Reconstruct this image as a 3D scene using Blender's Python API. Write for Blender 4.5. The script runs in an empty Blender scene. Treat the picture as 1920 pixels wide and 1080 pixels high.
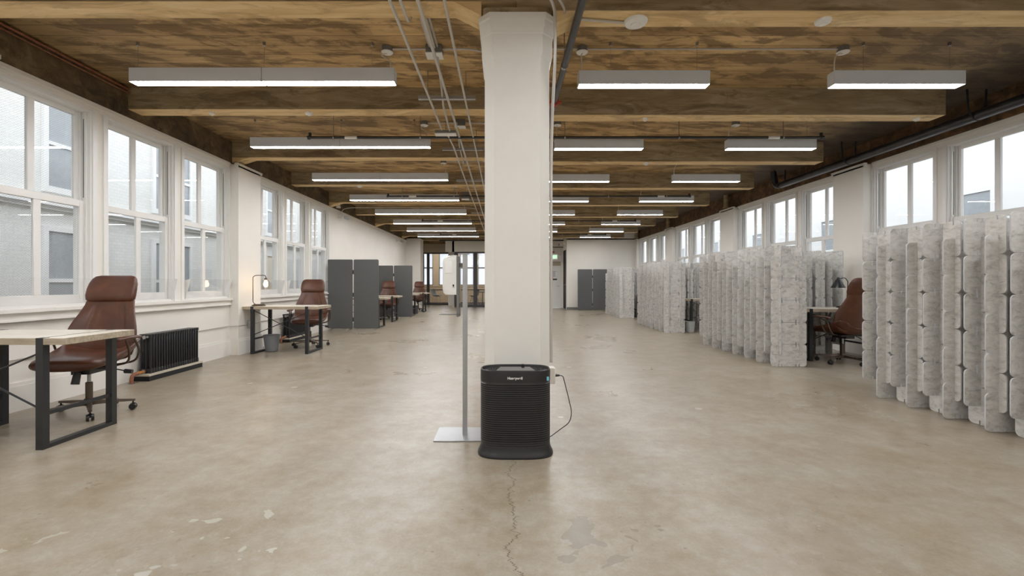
import bpy, bmesh, math, random
from mathutils import Vector, Matrix
random.seed(7)
C = bpy.context.scene.collection
PI = math.pi
# ------------------------------------------------------------------ materials
def srgb(r, g, b):
    f = lambda c: (c/255/12.92) if c/255 <= .04045 else ((c/255+.055)/1.055)**2.4
    return (f(r), f(g), f(b), 1)
class NT:
    def __init__(s, name):
        s.m = bpy.data.materials.new(name); s.m.use_nodes = True
        s.t = s.m.node_tree; s.n = s.t.nodes; s.l = s.t.links
        s.b = s.n['Principled BSDF']; s.out = s.n['Material Output']
    def add(s, typ, **k):
        n = s.n.new(typ)
        for a, v in k.items(): setattr(n, a, v)
        return n
    def link(s, a, b): s.l.new(a, b)
    def coord(s, scale=(1,1,1), rot=(0,0,0), obj=True):
        tc = s.add('ShaderNodeTexCoord'); mp = s.add('ShaderNodeMapping')
        mp.inputs['Scale'].default_value = scale; mp.inputs['Rotation'].default_value = rot
        s.link(tc.outputs['Object' if obj else 'Generated'], mp.inputs['Vector']); return mp.outputs['Vector']
    def noise(s, vec, scale=5, detail=4, rough=.55, dist=0):
        n = s.add('ShaderNodeTexNoise'); n.inputs['Scale'].default_value = scale; n.inputs['Detail'].default_value = detail
        n.inputs['Roughness'].default_value = rough; n.inputs['Distortion'].default_value = dist
        if vec is not None: s.link(vec, n.inputs['Vector'])
        return n.outputs['Fac']
    def ramp(s, fac, stops, interp='LINEAR'):
        r = s.add('ShaderNodeValToRGB'); r.color_ramp.interpolation = interp
        e = r.color_ramp.elements
        while len(e) < len(stops): e.new(.5)
        for i, (p, c) in enumerate(stops):
            e[i].position = p; e[i].color = c if len(c) == 4 else (*c, 1)
        s.link(fac, r.inputs['Fac']); return r.outputs['Color']
    def val(s, x): n = s.add('ShaderNodeValue'); n.outputs[0].default_value = x; return n.outputs[0]
    def math(s, op, a, b=None, c=None):
        n = s.add('ShaderNodeMath', operation=op)
        for i, v in enumerate((a, b, c)):
            if v is None: continue
            if isinstance(v, (int, float)): n.inputs[i].default_value = v
            else: s.link(v, n.inputs[i])
        return n.outputs[0]
    def mix(s, fac, a, b, mode='MIX'):
        n = s.add('ShaderNodeMix', data_type='RGBA', blend_type=mode)
        for sock, v in ((n.inputs[0], fac), (n.inputs[6], a), (n.inputs[7], b)):
            if isinstance(v, (int, float)): sock.default_value = v
            elif isinstance(v, tuple): sock.default_value = v
            else: s.link(v, sock)
        return n.outputs[2]
    def bump(s, h, strength=.3, dist=.01):
        n = s.add('ShaderNodeBump'); n.inputs['Strength'].default_value = strength; n.inputs['Distance'].default_value = dist
        s.link(h, n.inputs['Height']); s.link(n.outputs[0], s.b.inputs['Normal'])
    def sepxyz(s, v): n = s.add('ShaderNodeSeparateXYZ'); s.link(v, n.inputs[0]); return n.outputs
    def comb(s, x, y, z):
        n = s.add('ShaderNodeCombineXYZ')
        for i, v in enumerate((x, y, z)):
            if isinstance(v, (int, float)): n.inputs[i].default_value = v
            else: s.link(v, n.inputs[i])
        return n.outputs[0]
def plain(name, col, rough=.5, metal=0, var=.05, nscale=8, bump=0, spec=.5):
    t = NT(name); v = t.coord(); f = t.noise(v, nscale, 4)
    a = tuple(max(0, c*(1-var)) for c in col[:3])+(1,); b = tuple(min(1, c*(1+var)) for c in col[:3])+(1,)
    t.link(t.ramp(f, [(.3, a), (.7, b)]), t.b.inputs['Base Color'])
    t.b.inputs['Roughness'].default_value = rough; t.b.inputs['Metallic'].default_value = metal
    t.b.inputs['Specular IOR Level'].default_value = spec
    if bump: t.bump(t.noise(v, nscale*8, 3), bump, .003)
    return t.m
def emis(name, col, st):
    t = NT(name); t.b.inputs['Base Color'].default_value = (.8,.8,.8,1)
    t.b.inputs['Emission Color'].default_value = col; t.b.inputs['Emission Strength'].default_value = st; return t.m
M = {}
M['wall'] = plain('wall_paint', srgb(229,224,215), .55, var=.02, nscale=2)
M['trim'] = plain('trim_paint', srgb(229,225,218), .35, var=.02, nscale=3)
M['sash'] = plain('sash_paint', srgb(228,226,222), .35, var=.015)
M['column'] = plain('column_paint', srgb(228,225,217), .5, var=.03, nscale=3, bump=.25)
M['black'] = plain('black_powder_coat', srgb(28,29,31), .45, var=.1)
M['blackpl'] = plain('black_plastic', srgb(22,22,23), .38, var=.08)
M['groove'] = plain('dark_recess', srgb(9,9,10), .7)
M['chrome'] = plain('brushed_steel', srgb(165,165,165), .3, 1)
M['bronze'] = plain('dark_bronze_metal', srgb(98,86,76), .35, .9)
M['alum'] = plain('aluminium', srgb(176,178,180), .38, .85)
M['conduit'] = plain('galvanised_conduit', srgb(196,192,184), .4, .35)
M['screen'] = plain('charcoal_fabric', srgb(84,84,83), .9, var=.08, nscale=60)
M['fixture'] = plain('fixture_grey', srgb(206,209,212), .5, .0, var=.02)
M['whitepl'] = plain('white_plastic', srgb(232,231,226), .3, var=.02)
M['offwhite'] = plain('off_white_plastic', srgb(218,212,200), .4)
M['tanwall'] = plain('tan_wall_paint', srgb(186,174,154), .6, var=.03)
M['carpet'] = plain('dark_carpet', srgb(58,58,60), .95, var=.2, nscale=40)
M['charcoal'] = plain('charcoal_metal', srgb(52,53,55), .45)
M['greybase'] = plain('grey_vinyl_base', srgb(112,110,106), .6)
M['pipe'] = plain('dark_iron_pipe', srgb(66,66,68), .28, .6, var=.2, nscale=6)
M['red'] = plain('red_coupling', srgb(168,52,34), .5)
M['rust'] = plain('rusted_pipe', srgb(134,84,58), .6, .2, var=.35, nscale=30)
M['brass'] = plain('brass_fitting', srgb(190,130,62), .4, .6, var=.15)
M['rad'] = plain('radiator_iron', srgb(50,50,52), .35, .5, var=.15)
M['board'] = plain('light_board', srgb(190,180,162), .6)
M['yellow'] = plain('yellow_tape', srgb(214,182,40), .5)
M['sky'] = plain('blue_sticker', srgb(110,190,215), .4)
M['binplastic'] = plain('smoked_plastic', srgb(112,114,116), .35)
M['binwhite'] = plain('pale_bin_plastic', srgb(176,178,178), .4)
M['shellgrey'] = plain('grey_chair_shell', srgb(92,102,110), .5)
M['beech'] = plain('beech_wood', srgb(180,150,112), .5)
M['cable'] = plain('white_cable', srgb(214,206,190), .5)
M['pink'] = plain('pink_print', srgb(222,140,146), .6)
M['paper'] = plain('poster_paper', srgb(232,232,230), .6)
M['blueprint'] = plain('grey_print', srgb(120,124,130), .6)
M['lightstrip'] = emis('light_diffuser', (.98, .985, 1, 1), 52)
M['bulb'] = emis('warm_bulb', (1, .74, .42, 1), 22)
M['exitgreen'] = emis('exit_green', (.1, .9, .25, 1), 1.0)
M['exitface'] = emis('exit_face', (.85, 1, .85, 1), .5)

def m_floor():
    t = NT('polished_concrete'); tc = t.add('ShaderNodeTexCoord'); v = tc.outputs['Object']
    n1 = t.noise(v, .8, 6, .55, .1); n2 = t.noise(v, 3.5, 8, .55, .0); n3 = t.noise(v, 70, 3, .6)
    base = t.ramp(n1, [(.3, srgb(138,121,97)), (.5, srgb(152,138,118)), (.7, srgb(160,150,137))])
    c2 = t.ramp(n2, [(.36, srgb(126,106,80)), (.5, srgb(150,136,117)), (.64, srgb(168,160,149))])
    col = t.mix(.5, base, c2)
    n5 = t.noise(v, 13, 7, .65, .2)
    col = t.mix(.18, col, t.ramp(n5, [(.36, srgb(116,94,66)), (.5, srgb(160,146,127)), (.64, srgb(194,189,180))]))
    col = t.mix(.1, col, t.ramp(n3, [(.3, srgb(130,115,95)), (.7, srgb(220,212,200))]))
    # broad rusty-brown stains
    n4 = t.noise(v, 1.9, 8, .6, .25); st = t.ramp(n4, [(.5, (0,0,0)), (.78, (1,1,1))])
    col = t.mix(t.math('MULTIPLY', st, .35), col, srgb(150,124,90))
    # pale patches / chips
    vo = t.add('ShaderNodeTexVoronoi'); vo.inputs['Scale'].default_value = 1.5
    nd = t.add('ShaderNodeTexNoise'); nd.inputs['Scale'].default_value = 9; t.link(v, nd.inputs['Vector'])
    vv = t.add('ShaderNodeVectorMath', operation='MULTIPLY_ADD'); t.link(nd.outputs['Color'], vv.inputs[0]); vv.inputs[1].default_value = (.035,.035,0); t.link(v, vv.inputs[2])
    t.link(vv.outputs[0], vo.inputs['Vector'])
    sp = t.math('LESS_THAN', vo.outputs['Distance'], .05)
    col = t.mix(t.math('MULTIPLY', sp, .5), col, srgb(214,211,203))
    vo2 = t.add('ShaderNodeTexVoronoi'); vo2.inputs['Scale'].default_value = 6.5; t.link(v, vo2.inputs['Vector'])
    sp2 = t.math('LESS_THAN', vo2.outputs['Distance'], .05)
    col = t.mix(t.math('MULTIPLY', sp2, .5), col, srgb(110,92,72))
    def blotch(cx, cy, rad, th, colr, k, col, sc):
        nn = t.noise(v, sc, 3, .5, .3)
        dx = t.math('SUBTRACT', xx0, cx); dy = t.math('SUBTRACT', yy0, cy)
        dd = t.math('SQRT', t.math('ADD', t.math('MULTIPLY', dx, dx), t.math('MULTIPLY', dy, dy)))
        m = t.math('MULTIPLY', t.math('GREATER_THAN', nn, th), t.math('LESS_THAN', t.math('ADD', dd, t.math('MULTIPLY', nn, .1)), rad))
        return t.mix(t.math('MULTIPLY', m, k), col, colr)
    xx0, yy0 = t.sepxyz(v)[:2]
    col = blotch(.36, 2.02, .26, .53, srgb(122,112,98), .6, col, 7)
    col = blotch(.66, 2.12, .2, .57, srgb(116,104,88), .6, col, 8)
    col = blotch(-1.3, 1.98, .4, .63, srgb(192,188,178), .7, col, 9)
    col = blotch(-2.0, 1.95, .2, .6, srgb(192,188,178), .6, col, 9)
    # joint crack running away from the column and faint side cracks
    x, y, z = t.sepxyz(v)[:3]
    cy = t.comb(0, y, 0); w1 = t.noise(cy, 6, 6, .75); w2 = t.noise(cy, 1.1, 2, .5)
    def crack(x0, amp1, amp2, wid, ylo, yhi, k, colr, col, n1=w1, n2=w2, xx=x, yy=y):
        p = t.math('ADD', t.math('MULTIPLY', t.math('SUBTRACT', n1, .5), amp1), t.math('MULTIPLY', t.math('SUBTRACT', n2, .5), amp2))
        dd = t.math('ABSOLUTE', t.math('SUBTRACT', t.math('SUBTRACT', xx, x0), p))
        mk = t.math('LESS_THAN', dd, wid)
        mk = t.math('MULTIPLY', mk, t.math('MULTIPLY', t.math('GREATER_THAN', yy, ylo), t.math('LESS_THAN', yy, yhi)))
        return t.mix(t.math('MULTIPLY', mk, k), col, colr)
    gap = t.noise(cy, 14, 2, .5)
    col = crack(.045, .3, .2, .0028, .6, 2.93, .85, srgb(64,48,34), col)
    w3 = t.noise(t.comb(x, 0, 0), 5, 5, .7); w4 = t.noise(t.comb(x, 3, 0), .9, 2, .5)
    col = crack(3.75, .12, .5, .0018, -4.2, -.2, .4, srgb(120,98,72), col, w3, w4, y, x)
    slx = t.math('ADD', x, t.math('MULTIPLY', y, .8))
    col = crack(4.2, .1, .4, .002, 1.2, 3.6, .4, srgb(120,98,72), col, w1, w2, slx, y)
    slx2 = t.math('SUBTRACT', x, t.math('MULTIPLY', y, .6))
    col = crack(-2.75, .2, .3, .002, 1.6, 2.4, .5, srgb(120,98,72), col, w1, w2, slx2, y)
    col = t.mix(1.0, col, (.84, .86, .84, 1), 'MULTIPLY')
    t.link(col, t.b.inputs['Base Color'])
    t.link(t.ramp(n1, [(.3, (.26,.26,.26)), (.7, (.34,.34,.34))]), t.b.inputs['Roughness'])
    t.b.inputs['Specular IOR Level'].default_value = .42
    return t.m
M['floor'] = m_floor()
def m_deck():
    t = NT('ceiling_planks'); tc = t.add('ShaderNodeTexCoord'); v = tc.outputs['Object']
    x, y, z = t.sepxyz(v)[:3]
    row = t.math('FLOOR', t.math('DIVIDE', y, .172))
    wn = t.add('ShaderNodeTexWhiteNoise', noise_dimensions='2D')
    seg = t.math('FLOOR', t.math('ADD', t.math('DIVIDE', x, 2.3), t.math('MULTIPLY', row, .37)))
    t.link(t.comb(row, seg, 0), wn.inputs['Vector'])
    sv = t.comb(t.math('MULTIPLY', x, 1), t.math('MULTIPLY', y, 8), row)
    g = t.noise(sv, 2.2, 6, .62, .5)
    base = t.ramp(g, [(.28, srgb(156,120,76)), (.5, srgb(202,164,108)), (.74, srgb(234,200,146))])
    pl = t.ramp(wn.outputs['Value'], [(0, srgb(166,132,88)), (1, srgb(228,192,134))])
    col = t.mix(.5, base, pl)
    sv2 = t.comb(t.math('ADD', t.math('MULTIPLY', x, 1.2), t.math('MULTIPLY', y, -1.2)), t.math('MULTIPLY', y, 2.6), 0)
    d = t.noise(sv2, 1.9, 9, .66, .5)
    dk = t.ramp(d, [(.47, (0,0,0)), (.56, (1,1,1))])
    col = t.mix(t.math('MULTIPLY', dk, .68), col, srgb(84,58,30))
    d3 = t.noise(v, .55, 3, .5, .4); col = t.mix(t.math('MULTIPLY', t.ramp(d3, [(.45, (0,0,0)), (.65, (1,1,1))]), .35), col, srgb(104,82,54))
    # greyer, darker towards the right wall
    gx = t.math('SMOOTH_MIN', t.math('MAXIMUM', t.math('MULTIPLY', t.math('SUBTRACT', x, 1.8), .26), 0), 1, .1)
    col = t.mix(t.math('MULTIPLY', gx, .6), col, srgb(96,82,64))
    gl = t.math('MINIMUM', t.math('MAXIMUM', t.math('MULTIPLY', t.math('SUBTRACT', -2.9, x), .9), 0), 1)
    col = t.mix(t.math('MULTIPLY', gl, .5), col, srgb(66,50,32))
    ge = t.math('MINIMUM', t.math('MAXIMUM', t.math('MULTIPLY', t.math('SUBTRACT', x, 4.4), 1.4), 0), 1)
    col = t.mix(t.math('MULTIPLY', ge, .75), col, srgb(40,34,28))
    d2 = t.noise(sv, 9, 3, .5); wt = t.ramp(d2, [(.68, (0,0,0)), (.74, (1,1,1))])
    col = t.mix(t.math('MULTIPLY', wt, .4), col, srgb(216,196,160))
    fr = t.math('FRACT', t.math('DIVIDE', y, .172)); edge = t.math('LESS_THAN', fr, .045)
    col = t.mix(t.math('MULTIPLY', edge, .7), col, srgb(66,46,28))
    t.link(col, t.b.inputs['Base Color']); t.b.inputs['Roughness'].default_value = .75
    t.bump(t.math('SUBTRACT', g, edge), .3, .01); return t.m
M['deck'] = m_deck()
def m_wood(name, a, b, c, dark, sx=1, sy=7, amt=.6):
    t = NT(name); v = t.coord((sx, sy, sy)); g = t.noise(v, 1.6, 6, .65, .6)
    col = t.ramp(g, [(.28, a), (.5, b), (.72, c)])
    v2 = t.coord((1.2, 3, 5)); d = t.noise(v2, 1.3, 7, .7, 1.0); dk = t.ramp(d, [(.5, (0,0,0)), (.62, (1,1,1))])
    col = t.mix(t.math('MULTIPLY', dk, amt), col, dark)
    t.link(col, t.b.inputs['Base Color']); t.b.inputs['Roughness'].default_value = .75
    t.bump(g, .35, .01); return t.m
M['soffit'] = m_wood('beam_soffit_wood', srgb(204,168,112), srgb(228,196,142), srgb(240,216,168), srgb(134,98,56), amt=.45)
M['beamface'] = m_wood('beam_face_concrete', srgb(122,102,74), srgb(150,130,98), srgb(178,160,130), srgb(84,66,44), amt=.6)
M['girder'] = m_wood('stained_edge_girder', srgb(58,46,32), srgb(88,72,50), srgb(124,104,74), srgb(40,30,20), 1.5, 2, .6)
M['girder_r'] = m_wood('rusty_edge_girder', srgb(52,36,20), srgb(88,62,36), srgb(132,98,60), srgb(36,25,15), 3, 3, .6)
def m_leather():
    t = NT('brown_leather'); v = t.coord(); n = t.noise(v, 5, 5, .6, .4)
    col = t.ramp(n, [(.3, srgb(66,34,19)), (.55, srgb(80,43,25)), (.8, srgb(104,62,36))])
    t.link(col, t.b.inputs['Base Color']); t.b.inputs['Roughness'].default_value = .36
    t.bump(t.noise(v, 160, 3), .12, .002); return t.m
M['leather'] = m_leather()
def m_felt():
    t = NT('grey_felt'); tc = t.add('ShaderNodeTexCoord'); oi = t.add('ShaderNodeObjectInfo')
    vv = t.add('ShaderNodeVectorMath', operation='MULTIPLY_ADD'); t.link(oi.outputs['Random'], vv.inputs[0]); vv.inputs[1].default_value = (37,53,71); t.link(tc.outputs['Object'], vv.inputs[2])
    mp = t.add('ShaderNodeMapping'); mp.inputs['Rotation'].default_value = (0, .6, 0); mp.inputs['Scale'].default_value = (1, 1, 1.9); t.link(vv.outputs[0], mp.inputs[0])
    n = t.noise(mp.outputs[0], 13, 6, .68, .45)
    col = t.ramp(n, [(.3, srgb(162,158,151)), (.48, srgb(206,203,197)), (.7, srgb(226,224,219))])
    n2 = t.noise(vv.outputs[0], 260, 2); col = t.mix(.15, col, t.ramp(n2, [(.3, srgb(90,88,84)), (.7, srgb(225,222,218))]))
    t.link(col, t.b.inputs['Base Color']); t.b.inputs['Roughness'].default_value = .95; t.b.inputs['Specular IOR Level'].default_value = .1
    t.bump(n2, .2, .002); return t.m
M['felt'] = m_felt()
M['feltedge'] = plain('pale_felt_edge', srgb(186,188,190), .95, var=.06, nscale=20)
def m_table():
    t = NT('weathered_oak_laminate'); v = t.coord((1.5, 14, 14)); n = t.noise(v, 2.2, 6, .6, .5)
    col = t.ramp(n, [(.3, srgb(178,168,150)), (.5, srgb(206,198,184)), (.75, srgb(224,218,206))])
    t.link(col, t.b.inputs['Base Color']); t.b.inputs['Roughness'].default_value = .4; return t.m
M['table'] = m_table()
M['tableedge'] = m_wood('tabletop_edge', srgb(138,124,102), srgb(166,152,130), srgb(186,174,152), srgb(120,106,86), 3, 30, .3)
def m_glass(name, tint=(1,1,1,1), mesh=False):
    t = NT(name); t.n.remove(t.b)
    tr = t.add('ShaderNodeBsdfTransparent'); tr.inputs[0].default_value = tint
    gl = t.add('ShaderNodeBsdfGlossy'); gl.inputs['Roughness'].default_value = .01
    lw = t.add('ShaderNodeLayerWeight'); lw.inputs[0].default_value = .5
    fr = t.math('MULTIPLY_ADD', t.math('POWER', lw.outputs['Facing'], 4.0), .55, .025)
    mx = t.add('ShaderNodeMixShader'); t.link(fr, mx.inputs[0]); t.link(tr.outputs[0], mx.inputs[1]); t.link(gl.outputs[0], mx.inputs[2])
    last = mx.outputs[0]
    if mesh:
        tc = t.add('ShaderNodeTexCoord'); x, y, z = t.sepxyz(tc.outputs['Object'])[:3]
        def fam(sg):
            a = t.math('ADD', t.math('DIVIDE', y, .03), t.math('MULTIPLY', t.math('DIVIDE', z, .022), sg))
            return t.math('LESS_THAN', t.math('FRACT', a), .09)
        ln = t.math('MAXIMUM', fam(1), fam(-1))
        df = t.add('ShaderNodeBsdfDiffuse'); df.inputs[0].default_value = (.5,.5,.5,1)
        m2 = t.add('ShaderNodeMixShader'); t.link(t.math('MULTIPLY', ln, .3), m2.inputs[0]); t.link(last, m2.inputs[1]); t.link(df.outputs[0], m2.inputs[2]); last = m2.outputs[0]
    t.link(last, t.out.inputs[0]); return t.m
M['glass'] = m_glass('clear_glass'); M['wireglass'] = m_glass('wired_glass', mesh=True)
M['lampglass'] = m_glass('lamp_glass', (.98,.96,.93,1))
def m_frost():
    t = NT('frosted_glass'); t.n.remove(t.b)
    a = t.add('ShaderNodeBsdfTranslucent'); a.inputs[0].default_value = (.8,.8,.82,1)
    b = t.add('ShaderNodeBsdfTransparent'); b.inputs[0].default_value = (.7,.7,.7,1)
    mx = t.add('ShaderNodeMixShader'); mx.inputs[0].default_value = .75
    t.link(b.outputs[0], mx.inputs[1]); t.link(a.outputs[0], mx.inputs[2]); t.link(mx.outputs[0], t.out.inputs[0]); return t.m
M['frost'] = m_frost()
def m_brick():
    t = NT('white_painted_brick'); tc = t.add('ShaderNodeTexCoord'); x, y, z = t.sepxyz(tc.outputs['Object'])[:3]
    br = t.add('ShaderNodeTexBrick'); t.link(t.comb(y, z, 0), br.inputs['Vector']); br.inputs['Scale'].default_value = 4.2
    br.inputs['Color1'].default_value = srgb(226,226,222); br.inputs['Color2'].default_value = srgb(220,220,217); br.inputs['Mortar'].default_value = srgb(206,206,203)
    br.inputs['Mortar Size'].default_value = .012
    t.link(br.outputs['Color'], t.b.inputs['Base Color']); t.b.inputs['Roughness'].default_value = .8; return t.m
M['brick'] = m_brick()
M['extwhite'] = plain('exterior_white_paint', srgb(228,228,226), .7, var=.03, nscale=1)
M['extgrey'] = plain('exterior_grey_glass', srgb(150,156,160), .3)
M['extcream'] = plain('cream_blind', srgb(232,220,200), .7)
M['extpurple'] = plain('mauve_stucco', srgb(150,146,160), .8, var=.1, nscale=2)
M['roofgrey'] = plain('asphalt_grey', srgb(130,130,130), .9)

# ------------------------------------------------------------------ mesh builder
class MB:
    def __init__(s): s.v = []; s.f = []; s.mi = []; s.sm = []
    def addv(s, pts, faces, mi=0, sm=False):
        o = len(s.v); s.v += [tuple(p) for p in pts]
        for f in faces: s.f.append([i+o for i in f]); s.mi.append(mi); s.sm.append(sm)
        return s
    def box(s, x0, x1, y0, y1, z0, z1, mi=0):
        if x0 > x1: x0, x1 = x1, x0
        if y0 > y1: y0, y1 = y1, y0
        if z0 > z1: z0, z1 = z1, z0
        p = [(x0,y0,z0),(x1,y0,z0),(x1,y1,z0),(x0,y1,z0),(x0,y0,z1),(x1,y0,z1),(x1,y1,z1),(x0,y1,z1)]
        if isinstance(mi, int): mi = [mi]*6
        for f, m in zip([(0,3,2,1),(4,5,6,7),(0,1,5,4),(1,2,6,5),(2,3,7,6),(3,0,4,7)], mi): s.addv([p[i] for i in f], [(0,1,2,3)], m)
        return s
    def loft(s, loops, mi=0, cap=True, sm=True, closed=True):
        n = len(loops[0]); pts = [p for L in loops for p in L]; fs = []
        for i in range(len(loops)-1):
            for j in range(n if closed else n-1):
                k = (j+1) % n; fs.append((i*n+j, i*n+k, (i+1)*n+k, (i+1)*n+j))
        o = len(s.v); s.addv(pts, fs, mi, sm)
        if cap:
            s.f.append([o+j for j in range(n)][::-1]); s.mi.append(mi); s.sm.append(sm)
            s.f.append([o+(len(loops)-1)*n+j for j in range(n)]); s.mi.append(mi); s.sm.append(sm)
        return s
    def cyl(s, p0, p1, r0, r1=None, n=12, mi=0, cap=True):
        r1 = r0 if r1 is None else r1; p0 = Vector(p0); p1 = Vector(p1); d = (p1-p0).normalized()
        a = d.orthogonal().normalized(); b = d.cross(a)
        L = [[p + (a*math.cos(2*PI*i/n)+b*math.sin(2*PI*i/n))*r for i in range(n)] for p, r in ((p0, r0), (p1, r1))]
        return s.loft(L, mi, cap)
    def tube(s, path, r, n=8, mi=0):
        P = [Vector(p) for p in path]; L = []; a = None
        for i, p in enumerate(P):
            d = (P[min(i+1, len(P)-1)] - P[max(i-1, 0)]).normalized()
            if a is None: a = d.orthogonal().normalized()
            a = (a - d*a.dot(d)); a = a.normalized() if a.length > 1e-5 else d.orthogonal().normalized()
            b = d.cross(a); L.append([p + (a*math.cos(2*PI*k/n)+b*math.sin(2*PI*k/n))*r for k in range(n)])
        return s.loft(L, mi)
    def lathe(s, prof, cx=0, cy=0, n=20, mi=0, cap=True):
        return s.loft([[(cx+r*math.cos(2*PI*k/n), cy+r*math.sin(2*PI*k/n), z) for k in range(n)] for r, z in prof], mi, cap)
    def prism(s, poly, fn, h, mi=0, side=None):
        a = [fn(p[0], p[1], 0) for p in poly]; b = [fn(p[0], p[1], h) for p in poly]; n = len(poly)
        s.addv(a+b, [list(range(n))[::-1], list(range(n, 2*n))], mi)
        s.addv(a+b, [(i, (i+1) % n, n+(i+1) % n, n+i) for i in range(n)], mi if side is None else side)
        return s
    def build(s, name, mats, parent=None, loc=None, ang=.6):
        if not isinstance(mats, (list, tuple)): mats = [mats]
        v = [Vector(p) for p in s.v]
        if parent is None and loc is None:
            xs = [p.x for p in v]; ys = [p.y for p in v]; zs = [p.z for p in v]
            loc = ((min(xs)+max(xs))/2, (min(ys)+max(ys))/2, min(zs)); off = Vector(loc); v = [p-off for p in v]
        me = bpy.data.meshes.new(name); me.from_pydata(v, [], s.f)
        for m in mats: me.materials.append(m)
        me.polygons.foreach_set('material_index', s.mi); me.polygons.foreach_set('use_smooth', s.sm)
        bm = bmesh.new(); bm.from_mesh(me); bmesh.ops.remove_doubles(bm, verts=bm.verts, dist=1e-5)
        bmesh.ops.recalc_face_normals(bm, faces=bm.faces); bm.to_mesh(me); bm.free()
        me.update(); me.set_sharp_from_angle(angle=ang)
        o = bpy.data.objects.new(name, me); C.objects.link(o)
        if parent is not None: o.parent = parent
        if loc is not None: o.location = loc
        return o
def bevel(o, w=.004, seg=2):
    m = o.modifiers.new('bevel', 'BEVEL'); m.width = w; m.segments = seg; m.limit_method = 'ANGLE'; return o
def tag(o, label, cat, group=None, kind=None):
    o['label'] = label; o['category'] = cat
    if group: o['group'] = group
    if kind: o['kind'] = kind
    return o
def empty(name, loc, rz=0):
    o = bpy.data.objects.new(name, None); C.objects.link(o); o.location = loc; o.rotation_euler = (0, 0, rz); o.empty_display_size = .1; return o
def struct(name, mb, mats, label, cat, loc=None):
    o = mb.build(name, mats, None, loc if loc else None); tag(o, label, cat, kind='structure'); return o
def copy_tree(o, parent=None, loc=None, rz=None):
    c = o.copy(); C.objects.link(c); c.parent = parent
    if loc is not None: c.location = loc
    if rz is not None: c.rotation_euler = (0, 0, rz)
    for ch in list(o.children):
        copy_tree(ch, c)
    return c
def arc(pts, r=.05, n=5):
    """polyline with rounded corners"""
    P = [Vector(p) for p in pts]; out = [P[0]]
    for i in range(1, len(P)-1):
        a = (P[i-1]-P[i]); b = (P[i+1]-P[i]); rr = min(r, a.length*.45, b.length*.45)
        p0 = P[i]+a.normalized()*rr; p1 = P[i]+b.normalized()*rr
        for k in range(n+1):
            t = k/n; out.append(p0*(1-t)**2 + P[i]*2*t*(1-t) + p1*t*t)
    out.append(P[-1]); return out
def text_mesh(name, body, size, mat, parent, loc, rot, extr=.0006, bold=0, align='CENTER'):
    cu = bpy.data.curves.new(name, 'FONT'); cu.body = body; cu.size = size; cu.extrude = extr; cu.offset = bold; cu.align_x = align; cu.align_y = 'CENTER'
    t = bpy.data.objects.new(name, cu); C.objects.link(t); bpy.context.view_layer.update()
    me = bpy.data.meshes.new_from_object(t.evaluated_get(bpy.context.evaluated_depsgraph_get())); bpy.data.objects.remove(t)
    me.materials.clear(); me.materials.append(mat)
    o = bpy.data.objects.new(name, me); C.objects.link(o); o.parent = parent; o.location = loc; o.rotation_euler = rot; return o

H = 1.13; F = 860.0
def W(px, py, d): return ((px-945)*d/F, d, H-(py-531)*d/F)      # where a picture point at depth d stands in the room
XL, XR = -4.29, 5.76
YB = -3.6
DECK = 3.36
# ------------------------------------------------------------------ shell
struct('floor', MB().box(-5.4, 6.2, YB-.3, 27.3, -.15, 0), M['floor'], 'polished beige concrete floor with stains and hairline cracks', 'floor', (0,0,0))
struct('floor_carpet', MB().box(-5.3, -.3, 23.95, 27, 0, .006), M['carpet'], 'dark carpet in the glazed far rooms', 'carpet', (0,0,0))
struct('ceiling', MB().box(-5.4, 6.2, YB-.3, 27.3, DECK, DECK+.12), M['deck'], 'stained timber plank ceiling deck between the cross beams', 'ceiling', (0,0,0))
WIN = [(4.8+4.1*k+1.19*j-1.02, 4.8+4.1*k+1.19*j) for k in range(-1, 4) for j in range(3)]
ZS, ZH = .90, 2.94
def side_wall(sgn, X, wins, y1):
    mb = MB(); a, b = X, X+sgn*.18
    bx = lambda u0, u1, z0, z1: mb.box(a, b, u0, u1, z0, z1)
    bx(YB, y1, 0, ZS); bx(YB, y1, ZH, 3.02)
    u = YB
    for (w0, w1) in wins: bx(u, w0, ZS, ZH); u = w1
    bx(u, y1, ZS, ZH); return mb
LW = WIN[:9]; RW = WIN
wl = side_wall(-1, XL-.02, LW, 20.3)
piersL = [3.1+4.1*k for k in range(-1, 3)]; piersR = [3.1+4.1*k for k in range(-1, 5)]
for p in piersL[:3]: wl.box(XL-.04, XL+.12, p, p+.66, 0, 3.0)
wl.box(XL-.04, -3.68, 20.2, 20.9, 0, 3.1)
struct('wall_left', wl, M['wall'], 'long cream left wall with a row of sash windows and shallow piers', 'wall')
wr = side_wall(1, XR+.02, RW, 19.7+.2)
for p in piersR: wr.box(XR+.04, XR-.12, p, p+.66, 0, 3.0)
struct('wall_right', wr, M['wall'], 'long cream right wall with sash windows behind the felt partitions', 'wall')
struct('wall_back', MB().box(-4.6, 6.1, YB-.2, YB, 0, DECK), M['wall'], 'cream wall behind the viewpoint', 'wall')
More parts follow.
